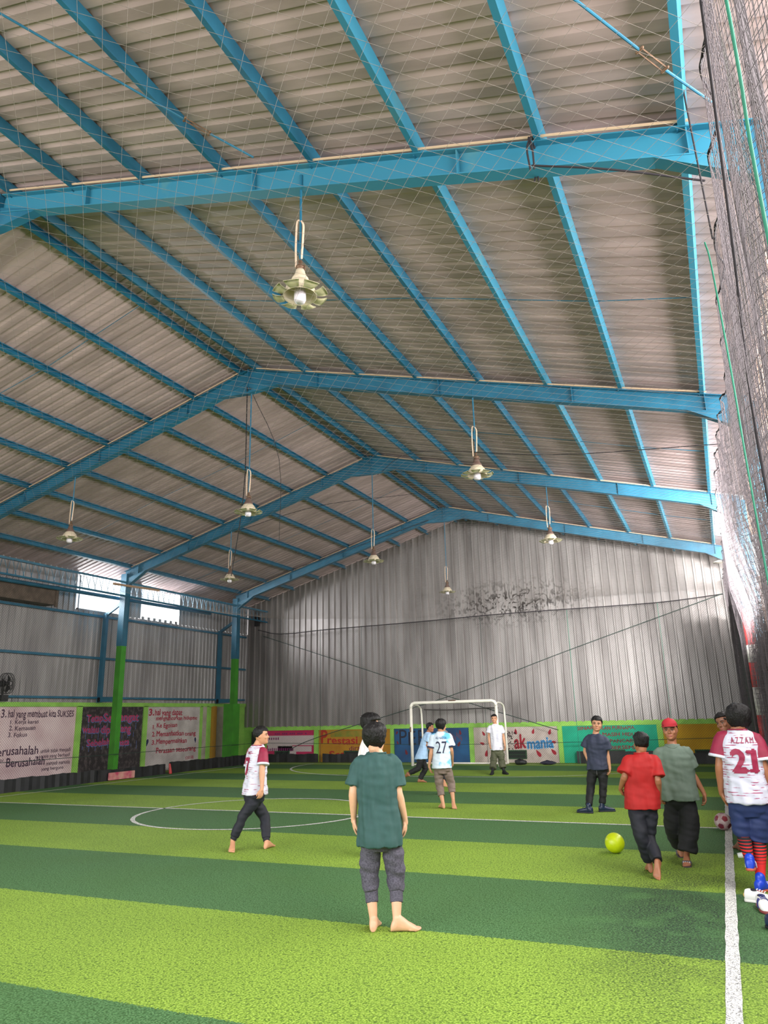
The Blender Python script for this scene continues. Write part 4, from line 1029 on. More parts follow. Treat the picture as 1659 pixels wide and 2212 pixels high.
def axes(o, yaw, pitch=0, roll=0):
    """right, forward, up of a head or body turned by yaw"""
    y = R(yaw)
    M = Matrix.Rotation(y, 3, 'Z') @ Matrix.Rotation(R(pitch), 3, 'X') @ Matrix.Rotation(R(roll), 3, 'Y')
    return M @ Vector((1, 0, 0)), M @ Vector((0, 1, 0)), M @ Vector((0, 0, 1)), M

HEAD = [  # z, half width, front, back
    (-.02, .10, .30, .02), (.03, .17, .375, -.02), (.09, .225, .395, .08), (.17, .265, .40, .16), (.27, .30, .395, .24), (.38, .325, .385, .33),
    (.48, .337, .37, .385), (.58, .345, .39, .41), (.68, .345, .395, .42), (.78, .33, .375, .41), (.87, .285, .31, .36), (.94, .21, .215, .28), (.99, .10, .10, .15)]

def bend_joint(a, c, m, f, ref=None):
    """keep the measured bend of a joint but put it at fraction f of the limb"""
    a, c, m = V3(a), V3(c), V3(m)
    d = c-a
    perp = (m-a)-d*((m-a).dot(d)/d.dot(d))
    return a+d*f+perp

def hand_shapes(bm, w, tip, inward, H, curl=1.0, side=1):
    w = V3(w); d = (V3(tip)-w).normalized()
    n = V3(inward); n = (n-d*n.dot(d)).normalized()
    s = d.cross(n)*side            # toward the thumb
    k = H/1.6
    pl = .085*k
    M = Matrix((s, d, n)).transposed()
    ball(bm, w+d*pl*.55, (.037*k, pl*.62, .0155*k), M, 14)
    ball(bm, w+d*pl*.35+s*.014*k+n*.006*k, (.02*k, .034*k, .016*k), M, 10)
    for i, (o, ln_) in enumerate(((.027, .066), (.009, .074), (-.009, .069), (-.026, .054))):
        p = w+d*(pl*(.96 if i < 3 else .88))+s*o*k
        q = [p-d*.025*k, p]
        ang = 0
        dd = d
        sp = s*(o*1.6)
        for L_, b in ((.46, 22), (.30, 30), (.24, 22)):
            ang += b*curl*(1+.12*i)
            dd = (d*math.cos(R(ang))+n*math.sin(R(ang))+sp).normalized()
            q.append(q[-1]+dd*ln_*L_*k)
        tube(bm, q, [.0092*k, .0092*k, .0086*k, .0078*k, .0068*k], 8, 2)
    q = [w+d*.02*k+s*.012*k, w+d*.045*k+s*.036*k+n*.008*k, w+d*.075*k+s*.047*k+n*.018*k, w+d*.098*k+s*.045*k+n*.026*k]
    tube(bm, q, [.015*k, .0125*k, .0105*k, .0085*k], 8, 2)

def foot_frame(a, toe, H):
    a, toe = V3(a), V3(toe)
    k = H/1.6
    L_ = .235*k
    h = toe-a
    flat = Vector((h.x, h.y, 0))
    if flat.length < 1e-4: flat = Vector((0, 1, 0))
    fl_ = flat.normalized()
    if a.z < .12*k+.02:      # flat on the ground
        f, u = fl_, Vector((0, 0, 1))
        heel = Vector((a.x, a.y, 0))-f*.05*k
    else:
        # heel lifted: from the ankle down to the toe
        f = h.normalized()
        u = (Vector((0, 0, 1))-f*f.z)
        if u.length < .2: u = -fl_
        u.normalize()
        u = (u if u.dot(a-toe) > -1 else -u)
        f = (f+u*.28).normalized(); u = (u-f*u.dot(f)).normalized()
        heel = a-u*.065*k-f*.05*k
    return heel, f, u, f.cross(u), L_, k

def foot_shapes(bm, a, toe, H, side, knee=None):
    heel, f, u, s, L_, k = foot_frame(a, toe, H)
    s = s*side            # toward the big toe (inner side is -side)
    R_ = []
    for q, w, hh in ((0, .018, .02), (.05, .028, .036), (.15, .033, .05), (.3, .033, .062), (.45, .035, .05), (.6, .039, .036), (.74, .044, .027), (.84, .044, .02), (.9, .036, .014)):
        R_.append((heel+f*q*L_+u*hh, s, u, w*k, hh*.98*k, hh*.98*k))
    loft(bm, R_, 18, 2.3)
    tube(bm, [heel+f*.2*L_+u*.05*k, V3(a)+u*.02, (V3(a).lerp(V3(knee), .1) if knee is not None else V3(a)+u*.05*k)], [.036*k, .031*k, .0235*k], 12, 2)
    for i, (o, r_, e) in enumerate(((-.032, .0135, 1.0), (-.012, .0105, .99), (.005, .0098, .95), (.02, .0092, .9), (.033, .0088, .84))):
        b = heel+s*o*k
        tube(bm, [b+f*L_*(e-.2)+u*.016*k, b+f*L_*(e-.07)+u*.014*k, b+f*L_*e+u*.0105*k], [r_*k, r_*1.05*k, r_*k], 8, 1)

def shoe_parts(root, a, toe, H, side, m, msole, mlace=None, stripes=None, name='shoe', ankle=True):
    heel, f, u, s, L_, k = foot_frame(a, toe, H)
    s = s*side; L2 = L_*1.12; h0 = heel-f*.012
    bm = bmesh.new()
    R_ = []
    for q, w, hh in ((0, .02, .03), (.03, .031, .045), (.12, .037, .05), (.28, .037, .048), (.45, .039, .04), (.6, .044, .034), (.76, .047, .028), (.88, .043, .024), (.96, .03, .02), (1.0, .012, .014)):
        R_.append((h0+f*q*L2+u*(.012+hh*.9)*1.0, s, u, w*k, hh*.9*k, hh*.9*k))
    loft(bm, R_, 20, 2.5)
    if ankle: tube(bm, [h0+f*.2*L2+u*.06*k, V3(a)+u*.0, V3(a)+u*.03*k], [.042*k, .041*k, .04*k], 14, 2)
    me = remeshed(bm, .006, 2)
    o = link(name, me, m, root)
    bm = bmesh.new(); R_ = []
    for q, w in ((-.01, .02), (.02, .033), (.12, .039), (.28, .038), (.45, .04), (.6, .045), (.76, .049), (.88, .045), (.97, .032), (1.02, .012)):
        R_.append((h0+f*q*L2+u*.012, s, u, w*k, .012, .012))
    loft(bm, R_, 20, 4); obj('sole', bm, msole, o, True)
    if mlace:
        bm = bmesh.new()
        for q in (.38, .45, .52, .59):
            hh = .0135+.9*(.052-.04*(q-.3))*k*1.9
            c = h0+f*q*L2+u*(hh+.004)
            tube(bm, [c-s*.02*k-u*.004, c+u*.002, c+s*.02*k-u*.004], .0035, 6, 2)
        obj('laces', bm, mlace, o)
    if stripes:
        for sd in (-1, 1):
            bm = bmesh.new()
            for i in range(3):
                q = .42+.065*i
                tube(bm, [h0+f*(q+.05)*L2+s*sd*.043*k+u*.02, h0+f*(q-.01)*L2+s*sd*.039*k+u*.055*k, h0+f*(q-.05)*L2+s*sd*.027*k+u*.075*k], .005, 6, 2)
            obj('side_stripes', bm, stripes, o)
    return o

def person(key, label, skin, socks=False, voxel=.006, shirt=None, trousers=None, hair=None, head=(0, 0, 0), bare=(1, 1), curl=(1, 1), face=True, fat=1.0):
    D = P[key]; H = D['H']; yaw = D['yaw']
    J = {k: V3(v) for k, v in D['J'].items()}
    bx, by = D['base']
    root = thing('person', label, 'person', (bx, by, 0), 'people on the futsal pitch')
    k = H/1.6
    rt, fd, up, _ = axes(None, yaw)
    for s in 'LR':
        J['e'+s] = bend_joint(J['s'+s], J['w'+s], J['e'+s], .53)
        J['k'+s] = bend_joint(J['h'+s], J['a'+s], J['k'+s], .51)
        if (J['f'+s]-J['w'+s]).length < .02: J['f'+s] = J['w'+s]+Vector((0, 0, -.1))
    hc, nk = J['hc'], J['nk']
    spine = (nk-hc).normalized()
    hh = .144*H
    hy, hp, hr = head
    hrt, hfd, hup, HM = axes(None, hy, hp, hr)
    hcen = J['hd']                       # middle of the head
    chin0 = hcen-hup*.5*hh
    HP = lambda x, y, z: chin0+hrt*x*hh+hfd*y*hh+hup*z*hh
    # ---- body, one continuous surface
    bm = bmesh.new()
    T = lambda t: hc+(nk-hc)*t
    cs = .86 if shirt else 1
    torso = [(-.2, .05, .05), (-.1, .085, .062), (.0, .1, .068), (.15, .093, .064), (.32, .083, .058), (.5, .089, .062), (.68, .1, .067), (.82, .104, .064), (.92, .082, .05), (1.0, .042, .035), (1.04, .033, .033)]
    loft(bm, [(T(t), rt, fd, w*H*fat*(cs if t < .95 else 1), d*H*fat*(cs if t < .95 else 1), d*H*fat*(cs if t < .95 else 1)) for t, w, d in torso], 24, 2.2)
    tube(bm, [nk-up*.035*H, nk+up*.01*H, HP(0, -.08, .18), HP(0, -.06, .35)], [.034*H, .033*H, .033*H, .036*H], 14, 2)
    loft(bm, [(HP(0, 0, z), hrt, hfd, w*hh, f*hh, b*hh) for z, w, f, b in HEAD], 28, 2.25)
    # face: nose, brows, cheeks, chin, ears
    tube(bm, [HP(0, .36, .56), HP(0, .415, .46), HP(0, .455, .375), HP(0, .43, .345)], [.03*hh, .042*hh, .055*hh, .04*hh], 10, 2)
    for s in (-1, 1):
        ball(bm, HP(s*.055, .405, .355), (.04*hh, .045*hh, .035*hh), HM, 8)
        ball(bm, HP(s*.34, -.03, .47), (.035*hh, .075*hh, .125*hh), HM, 10)
        ball(bm, HP(s*.19, .29, .37), (.1*hh, .09*hh, .1*hh), HM, 10)
        tube(bm, [HP(s*.05, .375, .575), HP(s*.15, .37, .59), HP(s*.25, .29, .57)], .028*hh, 8, 2)
    ball(bm, HP(0, .36, .08), (.1*hh, .06*hh, .06*hh), HM, 10)
    ball(bm, HP(0, .385, .235), (.11*hh, .035*hh, .03*hh), HM, 10)
    ball(bm, HP(0, .38, .185), (.095*hh, .035*hh, .028*hh), HM, 10)
    for i, s in enumerate('LR'):
        sd = -1 if s == 'L' else 1
        S, E, Wr = J['s'+s], J['e'+s], J['w'+s]
        tube(bm, [T(.83)+rt*sd*.045*H, S-up*.006*H, S.lerp(E, .3), S.lerp(E, .65), E, E.lerp(Wr, .22), E.lerp(Wr, .6), Wr.lerp(E, .06), Wr+(J['f'+s]-Wr).normalized()*.02],
             [.026*H, .029*H, .0265*H, .0255*H, .0235*H, .0245*H, .02*H, .0155*H, .0155*H], 14, 2)
        hand_shapes(bm, Wr, J['f'+s], -rt*sd+fd*.15, H, curl[i], -sd)
        Hp, K, A = J['h'+s], J['k'+s], J['a'+s]
        cal = -(fd*.012*H)
        hem_ = -1
        if trousers: hem_ = trousers['hem'][i] if hasattr(trousers['hem'], '__len__') else trousers['hem']
        legp = [(Hp+up*.02*H, .052, -2), (Hp.lerp(K, .3), .05, -.7), (Hp.lerp(K, .7), .037, -.3), (K, .031, 0), (K.lerp(A, .28)+cal, .033, .28), (K.lerp(A, .6)+cal*.4, .026, .6), (A.lerp(K, .08), .0205, .92), (A, .02, 1)]
        tube(bm, [p if q >= hem_ and not socks else (p-cal if q == .28 else (p-cal*.4 if q == .6 else p)) for p, _, q in legp], [r_*H*(.72 if q < hem_-.02 else (.78 if socks else 1)) for _, r_, q in legp], 16, 2)
        if bare[i]: foot_shapes(bm, A, J['t'+s], H, sd, K)
    link('body', remeshed(bm, voxel, 2), SKIN[skin], root)
    if face:
        for s in (-1, 1):
            bm = bmesh.new(); ball(bm, HP(s*.15, .345, .495), (.062*hh, .036*hh, .022*hh), HM @ Matrix.Rotation(R(-s*14), 3, 'Z'), 14)
            e = obj('eye', bm, M_EYEW, root, True)
            bm = bmesh.new(); ball(bm, HP(s*.148, .372, .495), (.03*hh, .018*hh, .024*hh), HM, 12); obj('iris', bm, M_IRIS, e, True)
            bm = bmesh.new(); tube(bm, [HP(s*.07, .392, .585), HP(s*.16, .385, .61), HP(s*.255, .30, .585)], [.016*hh, .02*hh, .01*hh], 8, 2); obj('eyebrow', bm, M_BROW, root, True)
            bm = bmesh.new(); tube(bm, [HP(s*.08, .372, .522), HP(s*.15, .378, .535), HP(s*.225, .315, .515)], .009*hh, 6, 2); obj('eyelid', bm, M_BROW, root, True)
        bm = bmesh.new(); tube(bm, [HP(-.12, .365, .215), HP(-.05, .405, .232), HP(0, .41, .226), HP(.05, .405, .232), HP(.12, .365, .215)], [.008*hh, .022*hh, .022*hh, .022*hh, .008*hh], 8, 2)
        tube(bm, [HP(-.1, .365, .21), HP(0, .408, .188), HP(.1, .365, .21)], [.008*hh, .026*hh, .008*hh], 8, 3)
        obj('mouth', bm, M_LIP, root, True)
    # ---- hair
    if hair:
        th, nape, fr, seed = hair['t'], hair.get('nape', .3), hair.get('fringe', .74), hair.get('seed', 1)
        bm = bmesh.new(); rings = []
        for j in range(19):
            z = nape+(1.0+th*.9-nape)*(1-(1-j/18)**1.35)
            zz = nape+(z-nape)*(.992-nape)/(1+th*.9-nape)
            i = max(q for q in range(len(HEAD)) if HEAD[q][0] <= zz)
            a = HEAD[i]; b = HEAD[min(i+1, len(HEAD)-1)]
            q = 0 if a is b else (zz-a[0])/(b[0]-a[0])
            w, f, bk = (a[c]+(b[c]-a[c])*q for c in (1, 2, 3))
            g = th*min(1, .25+(z-nape)/.28)*(1 if zz < .8 else max(.25, 1-(zz-.8)*3.2))
            w += g*hair.get('side', .6); bk += g*.9
            fr_lim = -.16 if z < .36 else (-.05 if z < .52 else (.10 if z < .62 else (.22 if z < fr else f+g*hair.get('front', .8))))
            if z < .36: w *= .93
            rings.append((HP(0, 0, z), hrt, hfd, max(w, .02)*hh, max(min(fr_lim, f+g), -.2)*hh if fr_lim < 0 else min(fr_lim, f+g)*hh, bk*hh))
        prev = None
        n = 36
        vv = []
        for c, ax, ay, rx, rf, rb in rings:
            vs = []
            for q in range(n):
                a_ = 2*math.pi*q/n; ca, sa = math.cos(a_), math.sin(a_)
                x = math.copysign(abs(ca)**.9, ca)*rx
                y = (math.copysign(abs(sa)**.9, sa)*rf if sa > 0 else math.copysign(abs(sa)**.9, sa)*rb)
                if rf < 0 and sa > 0: y = rf*abs(sa)
                vs.append(bm.verts.new(c+ax*x+ay*y))
            vv.append(vs)
        for a_, b_ in zip(vv, vv[1:]):
            for q in range(n): bm.faces.new((a_[q], a_[(q+1) % n], b_[(q+1) % n], b_[q]))
        bm.faces.new(vv[0][::-1]); bm.faces.new(vv[-1])
        rnd = random.Random(seed)
        for q in range(hair.get('tufts', 70)):      # locks
            a_ = rnd.uniform(0, 2*math.pi); z = rnd.uniform(.62, 1.0)
            rad_ = math.sqrt(max(.02, 1-((z-.55)/.52)**2)) if z > .55 else 1
            x, y = math.cos(a_)*.35*rad_, math.sin(a_)*.4*rad_
            if y > .25 and z < fr: continue
            lx, ly, lz = x*1.0, y*1.0, z+th*.4
            ln_ = hair.get('lock', .12)
            tube(bm, [HP(lx*.8, ly*.8, lz-.02), HP(lx*(1+th*.8), ly*(1+th*.8), lz-ln_*.2), HP(lx*(1+th*1.2), ly*(1+th*1.2), lz-ln_)], [.05*hh, .045*hh, .012*hh], 6, 2)
        me = remeshed(bm, .005, 1)
        fold(me, .007, seed, (34, 34, 12), .005)
        link('hair', me, M_HAIR, root)
    # ---- trousers
    if trousers:
        tr = trousers
        bm = bmesh.new()
        e0 = tr.get('ease', .012)
        loft(bm, [(T(t), rt, fd, (w*H+e0)*fat, (d*H+e0)*fat, (d*H+e0*1.6)*fat) for t, w, d in ((-.22, .05, .05), (-.12, .088, .066), (.0, .104, .072), (.1, .096, .066), (.16, .085, .06))], 24, 2.2)
        ends = {}
        for s in 'LR':
            Hp, K, A = J['h'+s], J['k'+s], J['a'+s]
            fr_ = tr['hem'] if not hasattr(tr['hem'], '__len__') else tr['hem']['LR'.index(s)]
            pts = [Hp-up*.005*H, Hp.lerp(K, .35), Hp.lerp(K, .75), K]
            rad_ = [tr['r'][0]*.86, tr['r'][0], tr['r'][1]*1.08, tr['r'][1]]
            if fr_ > 0:
                pts += [K.lerp(A, fr_*.5), K.lerp(A, fr_)]; rad_ += [(tr['r'][1]+tr['r'][2])/2*1.02, tr['r'][2]]
                ends[s] = (K.lerp(A, fr_), (A-K).normalized())
            else:
                pts = [Hp+up*.02*H, Hp.lerp(K, .4), Hp.lerp(K, 1+fr_)]; rad_ = [tr['r'][0], tr['r'][0], tr['r'][2]]
                ends[s] = (Hp.lerp(K, 1+fr_), (K-Hp).normalized())
            q = cat_rom([tuple(p)+(r_,) for p, r_ in zip(pts, rad_)], 3)
            rings = []
            for i in range(len(q)):
                p = Vector(q[i][:3]); a_ = Vector(q[max(0, i-1)][:3]); b_ = Vector(q[min(len(q)-1, i+1)][:3])
                d = (b_-a_).normalized(); ax = (rt-d*rt.dot(d)).normalized(); ay = ax.cross(d)
                rings.append((p, ax, ay, q[i][3], q[i][3]*1.05, q[i][3]*1.05))
            loft(bm, rings, 20, 2)
        me = remeshed(bm, .009, 2)
        fold(me, tr.get('fold', .006), sum(map(ord, key)) % 17, (9, 9, 7), tr.get('fold2', .009))
        link(tr.get('name', 'trousers'), me, tr['m'], root)
        if tr.get('cuff'):
            ch, cr = tr['cuff']
            for s in 'LR':
                p, d = ends[s]
                bm = bmesh.new()
                tube(bm, [p-d*.012, p, p+d*ch*.5, p+d*ch], [cr*1.04, cr*1.02, cr, cr*.98], 18, 2, caps=False)
                me = remeshed(bm, .007, 1); fold(me, .002, 3, (30, 30, 4))
                link('cuff', me, tr.get('mcuff', tr['m']), root)
    # ---- shirt
    sh_o = None
    if shirt:
        st = shirt
        e0 = st.get('ease', .02)
        bm = bmesh.new()
        th_ = st['hem']     # t of the hem on the spine (negative = below the hips)
        ring = []
        for t, w, d in ((th_, st.get('hw', .118), .106), ((th_+.0)*.5+.08, st.get('hw', .118)*.985, .101), (.35, st.get('mw', .108), .078), (.6, st.get('cw', .112), .08), (.76, st.get('cw', .112)*1.0, .076), (.86, .104, .068), (.92, .092, .059), (.965, .073, .051), (1.0, .054, .046), (1.02, .046, .043)):
            c = T(t) if t > 0 else hc+(Vector((0, 0, 1))*.6+spine*.4).normalized()*(t*(nk-hc).length)
            ring.append((c, rt, fd, (w*H)*fat, (d*H)*fat, (d*H)*fat*1.03))
        loft(bm, ring, 28, 2.3)
        sl_bm = bmesh.new() if st.get('sleeve_m') else bm
        cuffs = []
        for s in 'LR':
            sd = -1 if s == 'L' else 1
            S, E = J['s'+s], J['e'+s]
            L_ = st.get('sleeve', .82)
            d = (E-S).normalized()
            r0_, r1_ = st.get('sr', (.047, .052))
            out = rt*sd*.006
            tube(sl_bm, [T(.87)+rt*sd*.04*H, S-up*.006*H, S.lerp(E, .38)+out, S.lerp(E, L_)+out*1.5], [r0_*H*.74, r0_*H*.84, r1_*H*.9, r1_*H], 18, 3, caps=False)
            cuffs.append((S.lerp(E, L_)+out*1.5, d, r1_*H))
        me = remeshed(bm, .0085, 2)
        fold(me, st.get('fold', .011)*1.6, len(key), st.get('fsc', (15, 15, 2.2)), st.get('fold2', .005)*1.5)
        sh_o = link(st.get('name', 'shirt'), me, st['m'], root)
        if st.get('sleeve_m'):
            me2 = remeshed(sl_bm, .0085, 2); fold(me2, .004, 2, (9, 9, 4)); link('sleeves', me2, st['sleeve_m'], root)
        if st.get('cuff_m'):
            for p, d, r_ in cuffs:
                bm = bmesh.new(); tube(bm, [p-d*.016, p, p+d*.012], [r_*1.06, r_*1.07, r_*1.07], 20, 1, caps=False)
                link('sleeve_cuff', remeshed(bm, .006, 1), st['cuff_m'], root)
        # neckband
        bm = bmesh.new()
        c = T(1.0); pts = []
        for q in range(25):
            a_ = 2*math.pi*q/24
            pts.append(c+rt*math.cos(a_)*.05*H*fat+fd*math.sin(a_)*(.046 if math.sin(a_) < 0 else .056)*H*fat+up*(-.02*max(0, math.sin(a_))**2*H+.006))
        tube(bm, pts, .0075, 8, 1, caps=False)
        obj('neckband', bm, st.get('neck_m', st['m']), root, True)
    return root, J, sh_o, (rt, fd, up, H, T, HP, hrt, hfd, hup, HM, hh)

def on_cloth(name, me, M, cloth, m, parent, lift=.005):
    """lay flat lettering onto a cloth surface: M maps text x,y to space, -z looks at the cloth"""
    bm = bmesh.new(); bm.from_mesh(me); bpy.data.meshes.remove(me)
    bmesh.ops.triangulate(bm, faces=bm.faces)
    for _ in range(4):
        es = [e for e in bm.edges if e.calc_length() > .16]
        if not es: break
        bmesh.ops.subdivide_edges(bm, edges=es, cuts=1)
        bmesh.ops.triangulate(bm, faces=[f for f in bm.faces if len(f.verts) > 3])
    bm.transform(M)
    tmp = bmesh.new(); tmp.from_mesh(cloth.data)
    tree = BVHTree.FromBMesh(tmp); tmp.free()
    dr = -(M.to_3x3() @ Vector((0, 0, 1))).normalized()
    for v in bm.verts:
        h_ = tree.ray_cast(v.co-dr*.4, dr)
        if h_[0] is not None: v.co = h_[0]-dr*lift
    return obj(name, bm, m, parent)

def back_text(body, height, zc, ctx, cloth, m, parent, bold=.0, name='number', width=None, dx=0, front=False):
    rt, fd, up, H, T = ctx[:5]
    me = text_mesh(body, 1.0, 0)
    if bold > .008:
        b0 = bmesh.new()
        for dx_, dy_ in ((0, 0), (bold, 0), (-bold, 0), (0, bold), (0, -bold)):
            me.transform(Matrix.Translation((dx_, dy_, 0))); b0.from_mesh(me); me.transform(Matrix.Translation((-dx_, -dy_, 0)))
        b0.to_mesh(me); b0.free()
    co = np.empty(len(me.vertices)*3); me.vertices.foreach_get('co', co); co = co.reshape(-1, 3)
    x0, x1, y0_, y1_ = co[:, 0].min(), co[:, 0].max(), co[:, 1].min(), co[:, 1].max()
    s = height/(y1_-y0_); sx = (width/(x1-x0)) if width else s
    X, Z = (rt, -fd) if not front else (-rt, fd)
    c = T(zc)+X*dx
    o = c-X*sx*(x0+x1)/2-up*s*(y0_+y1_)/2
    M = Matrix(((X.x*sx, up.x*s, Z.x, o.x), (X.y*sx, up.y*s, Z.y, o.y), (X.z*sx, up.z*s, Z.z, o.z), (0, 0, 0, 1)))
    return on_cloth(name, me, M, cloth, m, parent)

MARO = mat('maroon_cloth', (136, 20, 56), .65, var=.15, scale=12)
MARON = mat('maroon_print', (140, 22, 62), .55)
WCUF = mat('white_trim', (196, 198, 212), .6)
J_WM = jersey_mat('white_maroon_jersey', (196, 194, 208), (150, 40, 84))
# 1 green shirt
r, J, s, c = person('green', 'barefoot person in a plain dark green t-shirt and grey cropped joggers, seen from behind', 'fair', False, .0045,
  shirt=dict(m=mat('bottle_green_cloth', (42, 76, 74), .8, var=.12, scale=20), hem=-.155, hw=.118, mw=.108, cw=.112, sleeve=.8, sr=(.048, .047), fold=.011, fsc=(24, 24, 2.4), fold2=.004),
  trousers=dict(m=mat('grey_melange_cloth', (84, 80, 94), .8, rgb2=(56, 52, 64), scale=90), hem=.37, r=(.083, .074, .06), cuff=(.075, .052), fold=.01, fold2=.014),
  hair=dict(t=.13, nape=.16, seed=4, tufts=160, lock=.2, side=.75), head=(4, 2, 0), curl=(.8, .9), face=False)
# 2 seven
r, J, s, c = person('seven', 'barefoot person in white jersey numbered 7 with maroon sleeves and black joggers, walking right', 'tan', False, .006,
  shirt=dict(m=J_WM, sleeve_m=MARO, cuff_m=WCUF, neck_m=MARO, hem=-.0, hw=.112, mw=.1, cw=.104, sleeve=.68, fold=.008),
  trousers=dict(m=M_NAVYT, hem=.86, r=(.083, .066, .052), cuff=(.035, .043), fold=.008),
  hair=dict(t=.07, nape=.3, seed=2, tufts=60, lock=.05), head=(-64, 3, 0))
back_text('7', .23, .58, c, s, MARON, s, .03, 'number', .12, -.02)
back_text('MC', .035, .86, c, s, MARON, s, .02, 'name_print', None, 0)
# 3 twenty seven
r, J, s, c = person('twenty', 'barefoot person in white and light blue jersey numbered 27 and rolled brown trousers', 'tan', False, .006,
  shirt=dict(m=mat('white_blue_jersey', (200, 212, 226), .6, rgb2=(100, 182, 220), scale=4.2, lo=.40, hi=.46, stretch=(1, 1, 1.3)), cuff_m=mat('navy_trim', (34, 38, 74), .6), hem=-.05, hw=.112, mw=.104, cw=.108, sleeve=.72, fold=.008),
  trousers=dict(m=mat('brown_cotton', (124, 106, 98), .8, var=.2, scale=14), hem=.42, r=(.08, .072, .062), cuff=(.05, .062), fold=.008, fold2=.014),
  hair=dict(t=.12, nape=.22, seed=6, tufts=90, lock=.12), head=(-14, 0, 0))
back_text('27', .21, .56, c, s, mat('dark_navy_print', (30, 30, 62), .6), s, .005, 'number', .2)
back_text('ALI NAZZA', .04, .84, c, s, mat('blue_print', (24, 66, 120), .6), s, .01, 'name_print', .2)
# 4 runner
person('runner', 'person in pale blue t-shirt and black trousers running before the blue mural', 'brown', False, .007,
  shirt=dict(m=mat('pale_blue_cloth', (168, 200, 236), .75, var=.08, scale=15), hem=-.1, hw=.128, mw=.106, cw=.104, sleeve=.7),
  trousers=dict(m=M_BLACKC, hem=.86, r=(.083, .068, .056)), hair=dict(t=.07, nape=.32, seed=8, tufts=50, lock=.05), head=(-96, -2, 0))
# 5 goalkeeper
r, J, s, c = person('keeper', 'goalkeeper in a white t-shirt and baggy olive trousers standing by the right goal post', 'tan', True, .007,
  shirt=dict(m=mat('white_cotton', (206, 204, 214), .75, var=.06, scale=15), hem=.0, hw=.112, mw=.106, cw=.11, sleeve=.62, sr=(.048, .058), fold=.01),
  trousers=dict(m=mat('olive_cotton', (84, 86, 64), .8, var=.3, scale=10), hem=.72, r=(.09, .088, .096), fold=.01, fold2=.016),
  hair=dict(t=.05, nape=.34, seed=9, tufts=40, lock=.04), head=(190, 2, 0), bare=(0, 0))
for sd, q in ((-1, 'L'), (1, 'R')):
    bm = bmesh.new(); A = J['a'+q]; tube(bm, [A.lerp(J['k'+q], .5), A.lerp(J['k'+q], .2), A], [.05, .042, .036], 14, 1)
    foot_shapes(bm, A, J['t'+q], 1.68, sd, J['k'+q]); link('sock', remeshed(bm, .007, 3), M_BLACKC, r)
bm = bmesh.new(); M_ = T_ = None
back_text('l', .16, .52, c, s, mat('grey_print', (186, 186, 202), .7), s, 0, 'print', None, .03, True)
back_text('-', .012, .08, c, s, mat('dark_tag', (40, 36, 60), .6), s, .02, 'tag', .05, .1, True)
# 6 navy
M_SHOE = mat('dark_blue_shoe', (30, 42, 70), .35)
r, J, s, c = person('navy', 'man in a navy t-shirt, black trousers and dark blue shoes before the teal mural', 'tan', False, .0055,
  shirt=dict(m=mat('navy_cloth', (44, 50, 72), .75, var=.12, scale=18), hem=-.03, hw=.118, mw=.106, cw=.112, sleeve=.68, fold=.013, fold2=.006, sr=(.048, .053)),
  trousers=dict(m=M_BLACKC, hem=.88, r=(.085, .066, .054), fold=.006), hair=dict(t=.1, nape=.3, seed=12, tufts=80, lock=.1, fringe=.77), head=(186, 0, -5), bare=(0, 0), curl=(1.1, .8))
for sd, q in ((-1, 'L'), (1, 'R')): shoe_parts(r, J['a'+q], J['t'+q], 1.66, sd, M_SHOE, mat('dark_sole', (40, 44, 56), .6), M_SHOE)
bm = bmesh.new(); w = J['wR']; d = (J['eR']-w).normalized(); tube(bm, [w+d*.0, w+d*.03], .031, 16, caps=False); ball(bm, w+d*.015-c[1]*-.03, (.016, .008, .018)); link('wristwatch', remeshed(bm, .004, 1), M_BLACKC, r)
bm = bmesh.new(); T5 = c[4]
tube(bm, [T5(.0)+c[1]*.13, T5(-.06)+c[1]*.14, T5(-.16)+c[1]*.135], .004, 6, 2); obj('drawstring', bm, mat('grey_cord', (110, 108, 112), .7), r)
# 7 red
r, J, s, c = person('red', 'barefoot boy in a bright red t-shirt and dark trousers walking away', 'brown', False, .005,
  shirt=dict(m=mat('red_cloth', (160, 12, 11), .75, var=.1, scale=14), hem=-.07, hw=.13, mw=.126, cw=.128, sleeve=.85, sr=(.052, .055), fold=.008, fold2=.004),
  trousers=dict(m=M_NAVYT, hem=.93, r=(.088, .07, .058), fold=.007, fold2=.012), hair=dict(t=.085, nape=.24, seed=14, tufts=60, lock=.05, side=.5), head=(30, 2, 3), face=False, curl=(1.2, .9))
# 8 sage
r, J, s, c = person('sage', 'person in a red cap, sage green t-shirt, wide black trousers and sandals', 'brown', False, .005,
  shirt=dict(m=mat('sage_cloth', (104, 120, 108), .8, var=.1, scale=18), hem=-.05, hw=.142, mw=.13, cw=.126, sleeve=.72, sr=(.052, .055), fold=.01, fold2=.006),
  trousers=dict(m=mat('black_wide_cloth', (18, 18, 22), .8), hem=(.86, .82), r=(.094, .1, .098), fold=.008, fold2=.01), hair=dict(t=.05, nape=.3, seed=15, tufts=0, fringe=.7, front=.3), head=(175, 2, 3))
HP, hrt, hfd, hup, HM, hh = c[5:]
CAP = mat('red_cap_cloth', (166, 26, 40), .75, var=.12, scale=14)
bm = bmesh.new(); loft(bm, [(HP(0, 0, z), hrt, hfd, w*hh, f*hh, b*hh) for z, w, f, b in ((.66, .385, .42, .46), (.74, .39, .43, .465), (.85, .375, .42, .45), (.96, .32, .36, .39), (1.05, .22, .25, .28), (1.1, .09, .1, .12))], 28, 2.1)
cp = link('cap', remeshed(bm, .006, 2), CAP, r)
bm = bmesh.new(); loft(bm, [(HP(0, .3, .70), hrt, hfd, .36*hh, .1*hh, .1*hh), (HP(0, .34, .715), hrt, hfd, .37*hh, .36*hh, .1*hh), (HP(0, .34, .735), hrt, hfd, .36*hh, .34*hh, .1*hh)], 28, 2.3)
